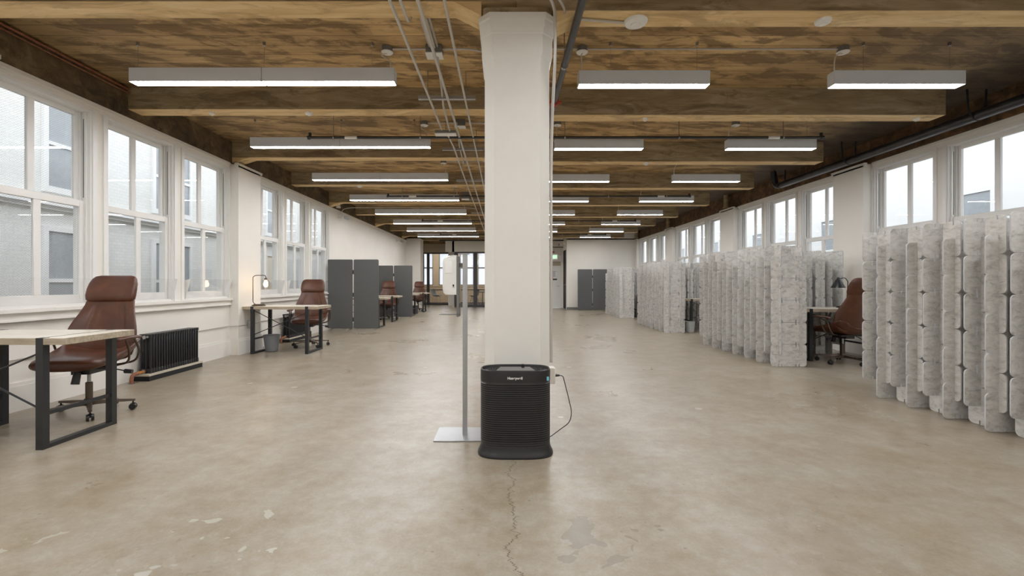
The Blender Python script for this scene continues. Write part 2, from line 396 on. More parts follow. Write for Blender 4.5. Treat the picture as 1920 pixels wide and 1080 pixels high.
# edge girders over the windows
struct('trim_1', MB().box(XL-.33, XL+.0, YB, 23.8, 3.02, DECK), M['girder'], 'dark stained edge girder above the left windows', 'girder')
struct('trim_2', MB().box(XR-.03, XR+.33, YB, 19.9, 3.02, DECK), M['girder_r'], 'rough rust brown edge girder above the right windows', 'girder')
def crown(sgn, X, piers, y1, z0=2.945, z1=3.015):
    mb = MB(); f = -sgn     # into the room
    def run(x, a, b):
        mb.box(x-f*.02, x+f*.035, a, b, z0+.035, z1); mb.box(x-f*.02, x+f*.02, a, b, z0+.012, z0+.035); mb.box(x-f*.02, x+f*.01, a, b, z0-.01, z0+.012)
    u = YB
    for p in piers:
        run(X, u, p-.03); run(X+f*.12, p-.03, p+.69); u = p+.69
    run(X, u, y1); return mb
struct('trim_3', crown(-1, XL-.02, piersL[:3], 20.2), M['trim'], 'white crown moulding along the top of the left wall', 'moulding')
struct('trim_4', crown(1, XR+.02, piersR, 19.7), M['trim'], 'white crown moulding along the top of the right wall', 'moulding')
def base(sgn, X, piers, y1):
    mb = MB(); f = -sgn
    def run(x, a, b):
        mb.box(x, x+f*.022, a, b, 0, .22); mb.box(x, x+f*.014, a, b, .22, .25)
    u = YB
    for p in piers: run(X, u, p); run(X+f*.14, p-.022, p+.682); u = p+.66
    run(X, u, y1); return mb
struct('baseboard_left', base(-1, XL-.02, piersL[:3], 20.2), M['trim'], 'tall white baseboard along the left wall', 'baseboard')
struct('baseboard_right', base(1, XR+.02, piersR, 19.7), M['trim'], 'tall white baseboard along the right wall', 'baseboard')
def sills(sgn, X, k0, k1):
    mb = MB(); f = -sgn
    for k in range(k0, k1):
        a, b = 3.72+4.1*k+.05, 7.2+4.1*k-.01
        mb.box(X-f*.02, X+f*.065, a, b, .868, .9); mb.box(X-f*.02, X+f*.04, a, b, .85, .868)
        mb.box(X-f*.01, X+f*.03, a, b, .79, .85); mb.box(X-f*.01, X+f*.045, a, b, .79, .808)
    return mb
struct('trim_5', sills(-1, XL-.02, -1, 2), M['trim'], 'white window sill and apron board under the left windows', 'window sill')
struct('trim_6', sills(1, XR+.02, -1, 4), M['trim'], 'white window sill and apron board under the right windows', 'window sill')

# windows -------------------------------------------------------------
def win_parts(sgn, root, wire=False, deflect=True):
    """local: y 0..1.02 along the wall, x outward*sgn, z absolute"""
    w = 1.02; X = lambda o: sgn*o
    jf = MB()
    for (a, b) in ((0, .022), (w-.022, w)): jf.box(X(.0), X(.178), a, b, ZS, ZH)
    jf.box(X(0), X(.178), .022, w-.022, ZH-.03, ZH); jf.box(X(0), X(.178), .022, w-.022, ZS, ZS+.03)
    # stop beads and casing
    for (a, b) in ((.022, .04), (w-.04, w-.022)): jf.box(X(.03), X(.048), a, b, ZS+.03, ZH-.03); jf.box(X(.088), X(.108), a, b, ZS+.03, ZH-.03)
    for (a, b) in ((-.045, .006), (w-.006, w+.045)): jf.box(X(-.016), X(.01), a, b, ZS, ZH)
    jf.build('window_frame', M['sash'], root)
    def sash(nm, o0, o1, z0, z1, rb, rt, st, mu):
        s = MB(); a, b = .024, w-.024
        s.box(X(o0), X(o1), a, a+st, z0, z1); s.box(X(o0), X(o1), b-st, b, z0, z1)
        s.box(X(o0), X(o1), a+st, b-st, z0, z0+rb); s.box(X(o0), X(o1), a+st, b-st, z1-rt, z1)
        s.box(X(o0+.004), X(o1-.004), w/2-mu/2, w/2+mu/2, z0+rb, z1-rt)
        so = s.build(nm, M['sash'], root); bevel(so, .004, 1)
        g = MB(); om = (o0+o1)/2
        for (p, q) in ((a+st, w/2-mu/2), (w/2+mu/2, b-st)): g.box(X(om-.002), X(om+.002), p, q, z0+rb, z1-rt)
        g.build('window_pane', M['wireglass' if wire else 'glass'], so)
    sash('upper_sash', .11, .15, 1.94, ZH-.012, .05, .065, .052, .068)
    sash('lower_sash', .05, .088, ZS+.03, 1.985, .085, .07, .062, .07)
    ch = MB()
    for y in (.0235, w-.0235): ch.box(X(.066), X(.072), y-.003, y+.003, 2.02, ZH-.1)
    ch.build('sash_chain', M['greybase'], root)
    if deflect:
        d = MB()
        for a in (.03, w-.042):
            d.prism([(.03, ZS+.012), (.03, 1.16), (-.075, 1.19), (-.01, ZS+.012)], lambda p, q, h, a=a: (X(p), a+h, q), .012)
        do = d.build('draught_deflector', M['sash'], root)
        g = MB(); g.prism([(-.014, ZS+.02), (-.078, 1.185), (-.074, 1.185), (-.010, ZS+.02)], lambda p, q, h: (X(p), .042+h, q), w-.084)
        g.build('deflector_glass', M['glass'], do)
ordn = ['first','second','third','fourth','fifth','sixth','seventh','eighth','ninth','tenth','eleventh','twelfth']
wn = 0; proto = {}
for side, X, sg, wins in (('left', XL-.02, -1, LW), ('right', XR+.02, 1, RW)):
    for i, (a, b) in enumerate(wins):
        wn += 1; wire = (side == 'left' and i in (2, 3)); key = (side, wire)
        if key not in proto:
            r = empty('window_%d' % wn, (X, a, 0)); win_parts(sg, r, wire, side == 'left'); proto[key] = r
        else:
            r = copy_tree(proto[key], None, (X, a, 0)); r.name = 'window_%d' % wn
        bay = (i//3)-1; pos = ('nearest', 'middle', 'farthest')[i % 3]
        if bay < 0: lb = 'white double hung sash window in the %s wall level with the viewer, %s of three' % (side, pos)
        else: lb = 'white double hung sash window in the %s wall, %s of the three in the %s bay past the viewpoint' % (side, pos, ordn[bay])
        tag(r, lb, 'window', 'sash windows of the %s wall' % side, 'structure')

# cross beams ---------------------------------------------------------
for k in range(-3, 11):
    y = 3.23+2.003*k
    mb = MB()
    # box face order: bottom, top, front(-y), right, back, left
    mi = [1, 0, 0, 0, 0, 0]
    x1 = 5.04 if y < 19.5 else 2.6
    mb.box(XL+.0, .09, y, y+.205, 3.115, DECK, mi); mb.box(.09, x1, y+.0, y+.205, 3.05, DECK, mi)
    if k in (-2, 0, 2, 4, 6, 8):
        for sg, xx, zz in ((-1, -.16, 3.115), (1, .345, 3.05)):   # haunches beside the columns / walls
            mb.addv([(xx, y, zz), (xx+sg*.2, y, zz), (xx, y, zz-.1), (xx, y+.205, zz), (xx+sg*.2, y+.205, zz), (xx, y+.205, zz-.1)], [(0,2,1),(3,4,5),(0,3,5,2),(2,5,4,1),(1,4,3,0)], 1)
        mb.addv([(XL, y, 3.115), (XL+.28, y, 3.115), (XL, y, 3.03), (XL, y+.205, 3.115), (XL+.28, y+.205, 3.115), (XL, y+.205, 3.03)], [(0,2,1),(3,4,5),(0,3,5,2),(2,5,4,1),(1,4,3,0)], 1)
    o = mb.build('ceiling_beam', [M['beamface'], M['soffit']])
    if y < 0: lb = 'timber faced ceiling beam above and behind the viewer'
    elif k < 0: lb = 'timber faced ceiling beam right above the viewer'
    else: lb = 'ceiling beam with dark side and pale wooden underside, %s' % ('over the white column' if k == 0 else 'number %d beyond the white column' % k)
    if y < 0: lb += (', nearer one' if k == -2 else ', farther one')
    tag(o, lb, 'beam', 'ceiling beams', 'structure')

# ------------------------------------------------------------------ far end
mb = MB().box(2.70, XR+.1, 19.7, 19.9, 0, 3.05); mb.box(2.70, XR+.1, 19.7, 19.9, 3.0, DECK)
struct('wall_far_right', mb, M['wall'], 'plain white end wall behind the two dark screens on the right', 'wall')
struct('baseboard_far', MB().box(2.69, 5.7, 19.68, 19.7, 0, .1), M['greybase'], 'low grey baseboard of the right end wall', 'baseboard')
mb = MB().box(-.2, 1.6, 21.0, 21.2, 0, DECK); mb.box(1.6, 2.72, 21.0, 21.2, 2.48, DECK)
mb.box(2.6, 2.72, 21.0, 21.2, 0, 2.48); mb.box(2.70, 2.8, 19.9, 19.98, 0, DECK); mb.box(2.70, 2.8, 19.98, 21.0, 2.6, DECK); mb.box(2.70, 2.8, 20.9, 21.0, 0, 2.6)
struct('wall_far_centre', mb, M['wall'], 'cream corridor end wall around the white exit door', 'wall')
mb = MB().box(1.6, 2.6, 21.03, 21.08, .01, 1.93)
dr = empty('door_1', (2.1, 21.05, 0)); tag(dr, 'white flush exit door with a poster at the end of the room', 'door', kind='structure')
mb = MB().box(-.5, .5, -.02, .03, .01, 1.93); mb.build('door_leaf', M['whitepl'], dr)
MB().box(-.5, .5, -.03, .03, 1.93, 2.12).build('door_head', M['tanwall'], dr)
MB().box(-.5, .5, -.01, .02, 2.12, 2.48).build('transom_panel', M['whitepl'], dr)
MB().cyl((.42, -.02, 1.0), (.42, -.09, 1.0), .015).cyl((.42, -.08, 1.0), (.32, -.08, 1.0), .01).build('door_handle', M['chrome'], dr)
d2 = empty('door_2', (2.72, 20.43, 0)); tag(d2, 'dark side doorway at the left end of the far right wall', 'door', kind='structure')
MB().box(-.02, .03, -.44, .44, .01, 2.59).build('door_leaf', M['groove'], d2)
MB().cyl((-.02, -.3, 1.05), (-.08, -.3, 1.05), .03).build('door_knob', M['chrome'], d2)
# poster, exit sign
po = empty('door_poster', (2.25, 21.02, 1.24)); tag(po, 'white poster with pink and dark blocks on the far exit door', 'poster')
MB().box(-.2, .2, -.006, .004, 0, .47).build('poster_sheet', M['paper'], po)
pp = MB().box(-.2, .0, -.009, -.006, .04, .17).build('pink_block', M['pink'], po)
MB().box(-.02, .18, -.009, -.006, .03, .1).build('dark_block', M['charcoal'], po)
mb = MB()
for i in range(5): mb.box(-.02, .12-.03*(i % 2), -.009, -.006, .2+i*.05, .22+i*.05)
mb.box(-.17, .17, -.009, -.006, .44, .446)
mb.build('print_lines', M['blueprint'], po)
ex = empty('exit_sign', (2.22, 20.5, 2.16)); tag(ex, 'green lettered exit sign hanging before the far door', 'sign')
MB().box(-.17, .17, -.03, .03, .03, .25).build('sign_housing', M['whitepl'], ex)
MB().box(-.15, .15, -.034, -.03, .06, .23).build('sign_face', M['exitface'], ex)
text_mesh('exit_lettering', 'EXIT', .15, M['exitgreen'], ex, (0, -.036, .145), (PI/2, 0, 0), bold=.004)
MB().cyl((0, 0, .25), (0, 0, DECK-2.16), .008).build('hanger_rod', M['conduit'], ex)
MB().box(-.2, .2, -.05, .05, 0, .03).build('lower_tray', M['offwhite'], ex)
o = MB().box(2.2, 2.3, 20.9, 20.99, 2.5, 2.6).build('alarm_strobe', M['red']); tag(o, 'small red fire alarm box beside the exit sign', 'alarm')
o = MB().lathe([(.01, 0), (.1, .01), (.11, .04), (.09, .06), (.02, .05)], 0, 0).build('alarm_bell', M['offwhite'], None, (2.54, 20.93, 2.52)); o.rotation_euler = (PI/2, 0, 0); tag(o, 'round pale alarm bell right of the exit sign', 'bell')
for i, z in enumerate((3.05, 2.76)):
    o = MB().cyl((-2.9 if i == 0 else .5, 20.6+.1*i, z), (2.68, 20.6+.1*i, z), .03 if i == 0 else .02).build('cross_pipe', M['pipe']); tag(o, ('thick black' if i == 0 else 'thin dark')+' pipe crossing the corridor before the exit door, %s' % ('upper' if i == 0 else 'lower'), 'pipe')

def storefront(name, x0, x1, y, ztop, posts, label, bars=()):
    r = empty(name, ((x0+x1)/2, y, 0)); cx = (x0+x1)/2; tag(r, label, 'glass partition', kind='structure')
    f = MB(); f.box(x0-cx, x1-cx, -.04, .04, ztop-.07, ztop); f.box(x0-cx, x1-cx, -.04, .04, 0, .1)
    for (a, b) in posts: f.box(a-cx, b-cx, -.05, .05, .1, ztop-.07)
    f.build('metal_frame', M['charcoal'], r)
    MB().box(x0-cx, x1-cx, -.004, .004, .1, ztop-.07).build('glass_sheet', M['glass'], r)
storefront('window_40', -4.38, -2.75, 23.8, 2.72, [(-4.38, -4.3), (-4.2, -4.14), (-4.0, -3.86), (-2.84, -2.75)], 'dark framed glass front at the far left end')
storefront('window_41', -2.36, -.2, 21.8, 2.62, [(-2.36, -2.18), (-1.45, -1.27), (-.9, -.82), (-.28, -.2)], 'dark framed glass front left of the white column at the far end')
mb = MB().box(-5.3, -2.75, 23.7, 23.9, 2.72, DECK); mb.box(-5.3, -4.38, 23.7, 23.9, 0, 2.72)
struct('wall_far_left', mb, M['tanwall'], 'greyish tan wall above the far left glass front', 'wall')
mb = MB().box(-2.78, -2.46, 22.9, 23.8, 0, DECK); mb.box(-2.46, -2.36, 21.75, 23.8, 2.62, DECK); mb.box(-2.78, -.2, 21.75, 21.9, 2.62, DECK); mb.box(-2.46, -2.36, 21.75, 22.9, 0, .02)
struct('wall_far_middle', mb, M['wall'], 'white pillar and header wall between the two far glass fronts', 'wall')
struct('wall_far_side', MB().box(-4.6, -4.31, 20.9, 23.7, 0, DECK), M['wall'], 'short cream side wall before the far left glass front', 'wall')
# far room outer wall with frosted windows
fw = [(-4.95, -4.18), (-3.83, -2.95), (-2.6, -1.78), (-1.55, -.7)]
mb = MB(); u = -5.3; mb.box(-5.3, 2.8, 27, 27.2, 0, 1.0); mb.box(-5.3, 2.8, 27, 27.2, 2.95, DECK)
for a, b in fw: mb.box(u, a, 27, 27.2, 1.0, 2.95); u = b
mb.box(u, 2.8, 27, 27.2, 1.0, 2.95)
mb.box(-5.3, -.3, 26.93, 27.0, .78, .84); mb.box(-5.3, -.3, 26.95, 27, .93, .98)
struct('wall_far_room', mb, M['tanwall'], 'tan outer wall of the glazed far rooms', 'wall')
struct('wall_far_room_left', MB().box(-5.4, -5.3, 23.9, 27, 0, DECK), M['tanwall'], 'tan left wall of the glazed far room', 'wall')
struct('wall_far_room_right', MB().box(-.2, -.1, 21.9, 27, 0, DECK), M['tanwall'], 'tan right wall of the glazed far room', 'wall')
for i, (a, b) in enumerate(fw):
    r = empty('window_%d' % (50+i), ((a+b)/2, 27.05, 1.0)); w = (b-a)/2
    tag(r, 'frosted daylight window of the far room, %s from the left' % ordn[i], 'window', 'frosted windows of the far room', 'structure')
    f = MB(); f.box(-w, w, -.03, .03, 1.0, 1.07); f.box(-w, w, -.03, .03, 0, .05); f.box(-w, -w+.04, -.03, .03, .05, 1.95); f.box(w-.04, w, -.03, .03, .05, 1.95); f.box(-w, w, -.03, .03, 1.9, 1.95)
    f.build('window_frame', M['greybase'], r); MB().box(-w, w, .0, .006, .05, 1.9).build('window_pane', M['frost'], r)

# ------------------------------------------------------------------ column
def octo(cx, cy, h, c, z): return [(cx-h+c, cy-h, z), (cx+h-c, cy-h, z), (cx+h, cy-h+c, z), (cx+h, cy+h-c, z), (cx+h-c, cy+h, z), (cx-h+c, cy+h, z), (cx-h, cy+h-c, z), (cx-h, cy-h+c, z)]
CX, CY = .093, 3.43
prof = [(.23, 0), (.23, 2.66), (.236, 2.70), (.25, 2.735), (.25, 2.86), (.256, 2.868), (.256, 2.89), (.264, 2.91), (.264, 2.955), (.27, 2.965), (.27, 3.0)]
colr = empty('column', (CX, CY, 0)); tag(colr, 'white painted chamfered column with moulded cap in the middle foreground', 'column')
mb = MB().loft([octo(0, 0, h, .07, z) for h, z in prof[:3]], sm=False); mb.build('shaft', M['column'], colr)
MB().loft([octo(0, 0, h, .075, z) for h, z in prof[2:]], sm=False).build('capital', M['column'], colr)
MB().loft([octo(0, 0, .24, .02, z) for z in (3.0, 3.049)], sm=False).build('bearing_block', M['beamface'], colr)

# ------------------------------------------------------------------ linear lights
def light_unit(x0, x1, y, z0, z1, root, oz):
    """housing x0..x1 local"""
    h = MB(); h.box(x0, x1, -.05, .05, z0+.004, z1); h.box(x0, x1, -.05, -.047, z0, z0+.004); h.box(x0, x1, .047, .05, z0, z0+.004)
    h.box(x0, x0+.003, -.05, .05, z0, z0+.004); h.box(x1-.003, x1, -.05, .05, z0, z0+.004)
    ho = h.build('light_housing', M['fixture'], root)
    MB().box(x0+.004, x1-.004, -.0465, .0465, z0+.0005, z0+.0038).build('light_diffuser', M['lightstrip'], root)
def fixture(kind):
    r = empty('linear_pendant_light', (0, 0, 0))
    if kind == 'L':
        light_unit(-1.215, -.003, 0, 0, .125, r, 0); light_unit(.003, 1.215, 0, 0, .125, r, 0)
        xs = (-1.17, 0, 1.0); top = DECK-2.98
    else:
        light_unit(-.6, .6, 0, 0, .125, r, 0); xs = (-.3, .5); top = DECK-2.955
    for x in xs: MB().cyl((x, 0, .125), (x, 0, top), .0015, n=5).lathe([(.012, top-.03), (.014, top-.02), (.014, top)], x, 0, 8).build('suspension_wire', M['chrome'], r)
    return r
prL = fixture('L'); prR = fixture('R'); firstL = firstR = True
rowname = ['nearest row in view', 'second row', 'third row', 'fourth row', 'fifth row', 'sixth row', 'seventh row', 'farthest row']
LX, R1X, R2X = -2.222, 1.288, 3.63
for k in range(-3, 8):
    y = 4.25+2.003*k
    rn = ({-3: 'behind the viewer', -2: 'above the viewer', -1: 'just ahead overhead'}[k]) if k < 0 else rowname[k]
    for which, x in (('L', LX), ('R1', R1X), ('R2', R2X)):
        z = 2.98 if which == 'L' else 2.955
        if which == 'L':
            o = prL if firstL else copy_tree(prL); firstL = False
            lb = 'long grey two-section hanging light left of the column, ' + rn
        else:
            o = prR if firstR else copy_tree(prR); firstR = False
            lb = 'grey hanging strip light, %s, %s' % ('inner line right of column' if which == 'R1' else 'outer line by right wall', rn)
        o.location = (x, y, z); tag(o, lb, 'light', 'grey linear pendant lights')
        # ceiling canopy box with feed cord
        if k >= 0 or k == -1:
            bxp = {'L': LX+1.12, 'R1': R1X-.55, 'R2': R2X-.43}[which]
            b = empty('junction_box', (bxp, y+.08, DECK-.05)); tag(b, 'round white ceiling box feeding the %s, %s' % ({'L': 'long left light', 'R1': 'inner right light', 'R2': 'outer right light'}[which], rn), 'junction box', 'round ceiling boxes')
            MB().lathe([(.05, .0), (.05, .05)], 0, 0, 14).build('box_body', M['greybase'], b)
            MB().lathe([(.02, -.012), (.05, -.008), (.056, .0)], 0, 0, 14).build('box_cover', M['whitepl'], b)
            xe = {'L': LX+1.17, 'R1': R1X-.57, 'R2': R2X-.57}[which] - bxp
            zt = z+.131-(DECK-.05)
            MB().tube(arc([(0, 0, -.01), (-.06 if which == 'L' else xe*.6, -.02, -.035), (xe, -.08, zt*.6), (xe, -.08, zt+.002)], .05), .006, 6).build('feed_cord', M['cable'], b)
# ------------------------------------------------------------------ conduits and pipes
def pipe(name, pts, r, mat, label, cat, rr=.05, n=8, group=None):
    o = MB().tube(arc(pts, rr), r, n).build(name, mat); return tag(o, label, cat, group)
g = 'ceiling conduits'
pipe('conduit', [(-.772, .2, 3.04), (-.772, 5.7, 3.04)], .0125, M['conduit'], 'leftmost grey conduit running along under the beams to a white box', 'conduit', group=g)
pipe('conduit', [(-.70, .2, 3.04), (-.70, 3.36, 3.04), (-.69, 3.5, 3.2), (-.64, 3.6, 3.3), (-.64, 4.22, 3.3)], .011, M['conduit'], 'short grey conduit bending up to the ceiling box beside the column', 'conduit', group=g)
pipe('conduit', [(-.585, .2, 3.05), (-.585, 18.6, 3.05)], .014, M['conduit'], 'thick middle grey conduit running the whole length of the ceiling', 'conduit', group=g)
pipe('conduit', [(-.405, 2.2, 3.05), (-.405, 18.6, 3.05)], .011, M['conduit'], 'right-hand thin grey conduit nearest the column running away along the ceiling', 'conduit', group=g)
pipe('conduit', [(-.63, 4.3, 3.3), (-.63, 4.6, 3.12), (-.66, 5.0, 3.05), (-.68, 5.74, 3.04)], .011, M['conduit'], 'grey conduit sloping from the near ceiling box down to the white box', 'conduit', group=g)
pipe('conduit', [(-.73, 5.85, 3.04), (-.71, 6.4, 3.05), (-.72, 8.6, 3.05), (-.72, 18.4, 3.05)], .012, M['conduit'], 'left grey conduit continuing beyond the white box to the far end', 'conduit', group=g)
pipe('conduit', [(-.64, 6.2, 3.3), (-.64, 6.6, 3.1), (-.65, 7.4, 3.05), (-.64, 8.2, 3.28), (-.9, 8.25, 3.33)], .01, M['conduit'], 'thin grey conduit wandering between second and third light rows', 'conduit', group=g)
pipe('conduit', [(-.69, 3.5, DECK-.03), (-.69, 4.26, DECK-.03)], .011, M['conduit'], 'short ceiling conduit stub, left of a close pair', 'conduit', group=g)
pipe('conduit', [(-.62, 3.5, DECK-.03), (-.62, 4.26, DECK-.03)], .011, M['conduit'], 'short ceiling conduit stub, right of a close pair', 'conduit', group=g)
for k in range(0, 4):
    y = 4.33+2.003*k; z = DECK-.02
    pipe('conduit', [(LX+1.17, y, z), (-.30, y, z), (-.12, y, z-.05), (.06, y-.2 if k == 0 else y, 2.9 if k == 0 else z-.1)] if k == 0 else [(LX+1.17, y, z), (-.25, y, z), (-.1, y+.08, z-.08)], .009, M['conduit'], 'thin ceiling conduit across to the box of the long left light, %s' % rowname[k], 'conduit', .08, group=g)
pipe('conduit', [(.345, 4.33, DECK-.02), (R2X-.48, 4.33, DECK-.02)], .009, M['conduit'], 'thin ceiling conduit linking both boxes right of the column', 'conduit', group=g)
pipe('conduit', [(-.42, 2.9, 3.02), (-.1, 3.06, 3.07), (.3, 3.08, 3.07), (.345, 3.12, 3.0), (.352, 3.14, 2.7), (.345, 3.3, 2.3), (.345, 3.36, 2.0), (.345, 3.36, .55)], .011, M['conduit'], 'grey conduit bending over the cap and down the right side of the column', 'conduit', .12, 8, g)
pipe('conduit', [(-.2, 2.98, 3.085), (.3, 3.0, 3.085), (.42, 3.18, 3.038), (.44, 3.3, 3.038), (.875, 3.36, 3.038)], .0095, M['conduit'], 'thin conduit sweeping over the column to the round ceiling detector', 'conduit', .1, 8, g)
pipe('conduit', [(-4.2, 11.9, 2.88), (-4.2, 11.9, 3.04), (-4.0, 11.9, 3.09), (-1.0, 11.9, 3.09), (-.75, 11.9, 3.06)], .009, M['conduit'], 'thin conduit along a beam from the left wall spotlight', 'conduit', .12, group=g)
# boxes on the conduits
for (x, y, z, sx, sy, sz, lb) in ((-.655, 4.33, DECK-.09, .075, .06, .09, 'square white ceiling box among the conduits above the near light row'),
                              (-.735, 5.79, 3.0, .13, .05, .05, 'wide white box joining two conduits beyond the first beam'),
                              (-.60, 6.28, DECK-.1, .07, .05, .1, 'white ceiling box above the second light row'),
                              (-.86, 10.2, 2.99, .08, .07, .16, 'tall white box hanging by the conduits far down the room')):
    r = empty('conduit_box', (x, y, z)); tag(r, lb, 'junction box')
    MB().box(-sx, sx, -sy, sy, .012, sz).build('box_body', M['greybase'], r); bevel(MB().box(-sx-.004, sx+.004, -sy-.004, sy+.004, 0, .012).build('box_cover', M['whitepl'], r), .003)
    if z < 3.1: MB().cyl((0, 0, sz), (0, 0, DECK-z), .004, n=6).build('hanger_rod', M['chrome'], r)
for k, (y) in enumerate((4.82, 6.67, 8.69, 10.7, 12.7)):
    r = empty('strut_channel', (-.6, y, 3.06)); tag(r, 'short galvanised strut hung on rods under the conduits, %s from the viewer' % ordn[k], 'strut', 'conduit support struts')
    MB().box(-.3, .3, -.02, .02, .0, .008).box(-.3, .3, -.02, -.017, .008, .035).box(-.3, .3, .017, .02, .008, .035).build('channel', M['alum'], r)
    for x in (-.2, .2): MB().cyl((x, 0, .008), (x, 0, DECK-3.06), .004, n=6).build('hanger_rod', M['chrome'], r)
for i, (y, x) in enumerate(((2.95, -.56), (5.72, -.56))):
    o = MB().tube([(x-.05, y, 3.06), (x-.02, y+.05, 3.085), (x-.01, y+.2, 3.08)], .008).build('yellow_wire', M['yellow']); tag(o, 'yellow wire end beside the thick conduit, %s one' % ('near' if i == 0 else 'farther'), 'wire', 'yellow wire ends')
# sprinkler mains
r = empty('sprinkler_main', (.515, 6, 2.985)); tag(r, 'dark sprinkler main running away to the right of the column with a red coupling', 'pipe')
MB().cyl((0, -5.8, 0), (0, .05, 0), .028, n=14).build('pipe_run', M['pipe'], r)
MB().cyl((0, -1.33, 0), (0, -1.26, 0), .045, n=14).cyl((-.075, -1.295, 0), (.075, -1.295, 0), .014).build('red_coupling', M['red'], r)
MB().cyl((0, -2.1, 0), (0, -2.07, 0), .032, n=14).cyl((0, -2.085, .03), (0, -2.085, DECK-2.985), .004, n=6).build('hanger_ring', M['chrome'], r)
for i, (y, xa, xb) in enumerate(((6.03, -2.55, 4.17), (10.1, -2.55, 4.08), (14.1, -2.5, 4.03), (18.1, -2.5, 4.0))):
    r = empty('sprinkler_branch', (.8, y, 3.045)); a, b = xa-.8, xb-.8
    tag(r, 'black sprinkler branch pipe crossing the ceiling, %s from the viewer' % ordn[i], 'pipe', 'black sprinkler branch pipes')
    MB().cyl((a, 0, 0), (b, 0, 0), .018, n=10).cyl((a, 0, 0), (a-.03, 0, 0), .026).cyl((b, 0, 0), (b+.03, 0, 0), .026).cyl((a, 0, 0), (a, 0, .06), .02).cyl((b, 0, 0), (b, 0, .06), .02).build('pipe_run', M['pipe'], r)
    for x in (a+.31, b-.5, -1.9, .0, 1.5): MB().cyl((x, 0, .015), (x, 0, DECK-3.045), .004, n=6).cyl((x-.008, 0, 0), (x+.008, 0, 0), .024).build('hanger_rod', M['chrome'], r)
    MB().cyl((a+.46, 0, 0), (a+.62, 0, 0), .021).build('white_tag', M['whitepl'], r); MB().cyl((b-.55, 0, 0), (b-.7, 0, 0), .021).build('white_tag', M['whitepl'], r)
# big pipe by the right wall
r = empty('steam_pipe', (5.42, 5, 3.05)); tag(r, 'thick black pipe hanging along above the right windows', 'pipe')
MB().tube(arc([(0, -5.5, 0), (0, 4.15, 0), (-.05, 4.15, .3)], .12, 6), .056, 16).build('pipe_run', M['pipe'], r)
MB().tube([(.085, -5.5, -.02), (.085, 4.1, -.02)], .018, 8).build('small_pipe', M['pipe'], r)
for y in (.25, 2.2, 4.0):
    MB().tube(arc([(-.12, y, .3), (-.1, y, .02), (0, y, -.066), (.09, y, .0), (.1, y, .3)], .06), .011, 6).build('pipe_hanger', M['groove'], r)
for i, (x, y, rr, mt) in enumerate(((-4.17, 11.55, .045, 'wall'), (5.62, 11.6, .06, 'beamface'), (5.62, 15.7, .06, 'beamface'), (5.62, 19.4, .06, 'beamface'))):
    o = MB().lathe([(rr, 3.02), (rr, DECK)], x, y, 14).lathe([(rr*1.25, 3.02), (rr*1.25, 3.06)], x, y, 14).build('riser_pipe', M[mt])
    tag(o, ('pale riser pipe at the top of the left wall' if i == 0 else 'dark riser pipe at the top of the right wall, %s' % ('nearest', 'middle', 'farthest')[i-1]), 'pipe')
o = MB().tube([(XL+.03, .8, 3.33), (XL+.03, 5.2, 3.33)], .014).tube([(XL+.035, .8, 3.29), (XL+.035, 5.2, 3.285)], .008).build('rust_pipe', M['rust']); tag(o, 'thin rusty pipe along the top edge of the left girder', 'pipe')
# ceiling discs
def disc(x, y, z, r, label, mat='whitepl'):
    o = MB().lathe([(r*.3, -.03), (r*.42, -.034), (r*.45, -.028), (r*.9, -.02), (r, -.008), (r, 0)], 0, 0, 24).build('smoke_detector', M[mat], None, (x, y, z)); return tag(o, label, 'detector', 'round ceiling sensors')
disc(.965, 3.36, 3.05, .085, 'large round white detector on the first beam right of the column')
disc(2.33, 3.35, 3.05, .055, 'smaller round white detector on the first beam further right')
disc(-2.27, 5.34, 3.115, .045, 'small white sensor on the second beam under the left lights')
disc(-3.4, 5.34, 3.115, .03, 'tiny white sensor on the second beam near the left wall')
disc(1.64, 5.34, 3.05, .03, 'small white sensor on the second beam between the right lights')
disc(4.8, 5.34, 3.05, .035, 'small white sensor on the second beam near the right wall')
disc(2.27, 7.33, 3.05, .05, 'white sensor on the third beam between the right lights')
disc(-2.95, 9.35, 3.115, .06, 'white sensor on the fourth beam above the left lights')
disc(1.75, 15.3, 3.05, .07, 'white sensor far down the room between the right lights')
disc(-1.9, 13.3, 3.115, .08, 'white sensor far down the room under the left lights')
disc(-2.2, 20.1, DECK, .13, 'round glowing ceiling disc before the far glass fronts')
# emergency spotlights
for i, (x, y, z, s, lb) in enumerate(((XL, 11.98, 2.86, 1, 'white twin spotlight high on the left wall beside the last window'), (XL, 18.4, 2.84, 1, 'white twin spotlight high at the far end of the left wall'), (2.62, 20.2, 2.85, -1, 'white spotlight above the dark side doorway'))):
    r = empty('wall_spotlight', (x, y, z)); tag(r, lb, 'spotlight', 'white wall spotlights')
    MB().box(-.03 if s > 0 else 0, .09 if s > 0 else .08, -.08, .08, -.05, .05).build('spot_body', M['whitepl'], r)
    for dy in (-.1, .1):
        h = MB().cyl((s*.1, dy, 0), (s*.2, dy-.06, -.03), .025, .055, 14).build('spot_head', M['whitepl'], r)
        MB().cyl((s*.201, dy-.0605, -.031), (s*.206, dy-.0635, -.0325), .048, .048, 14).build('spot_lens', M['chrome'], h)

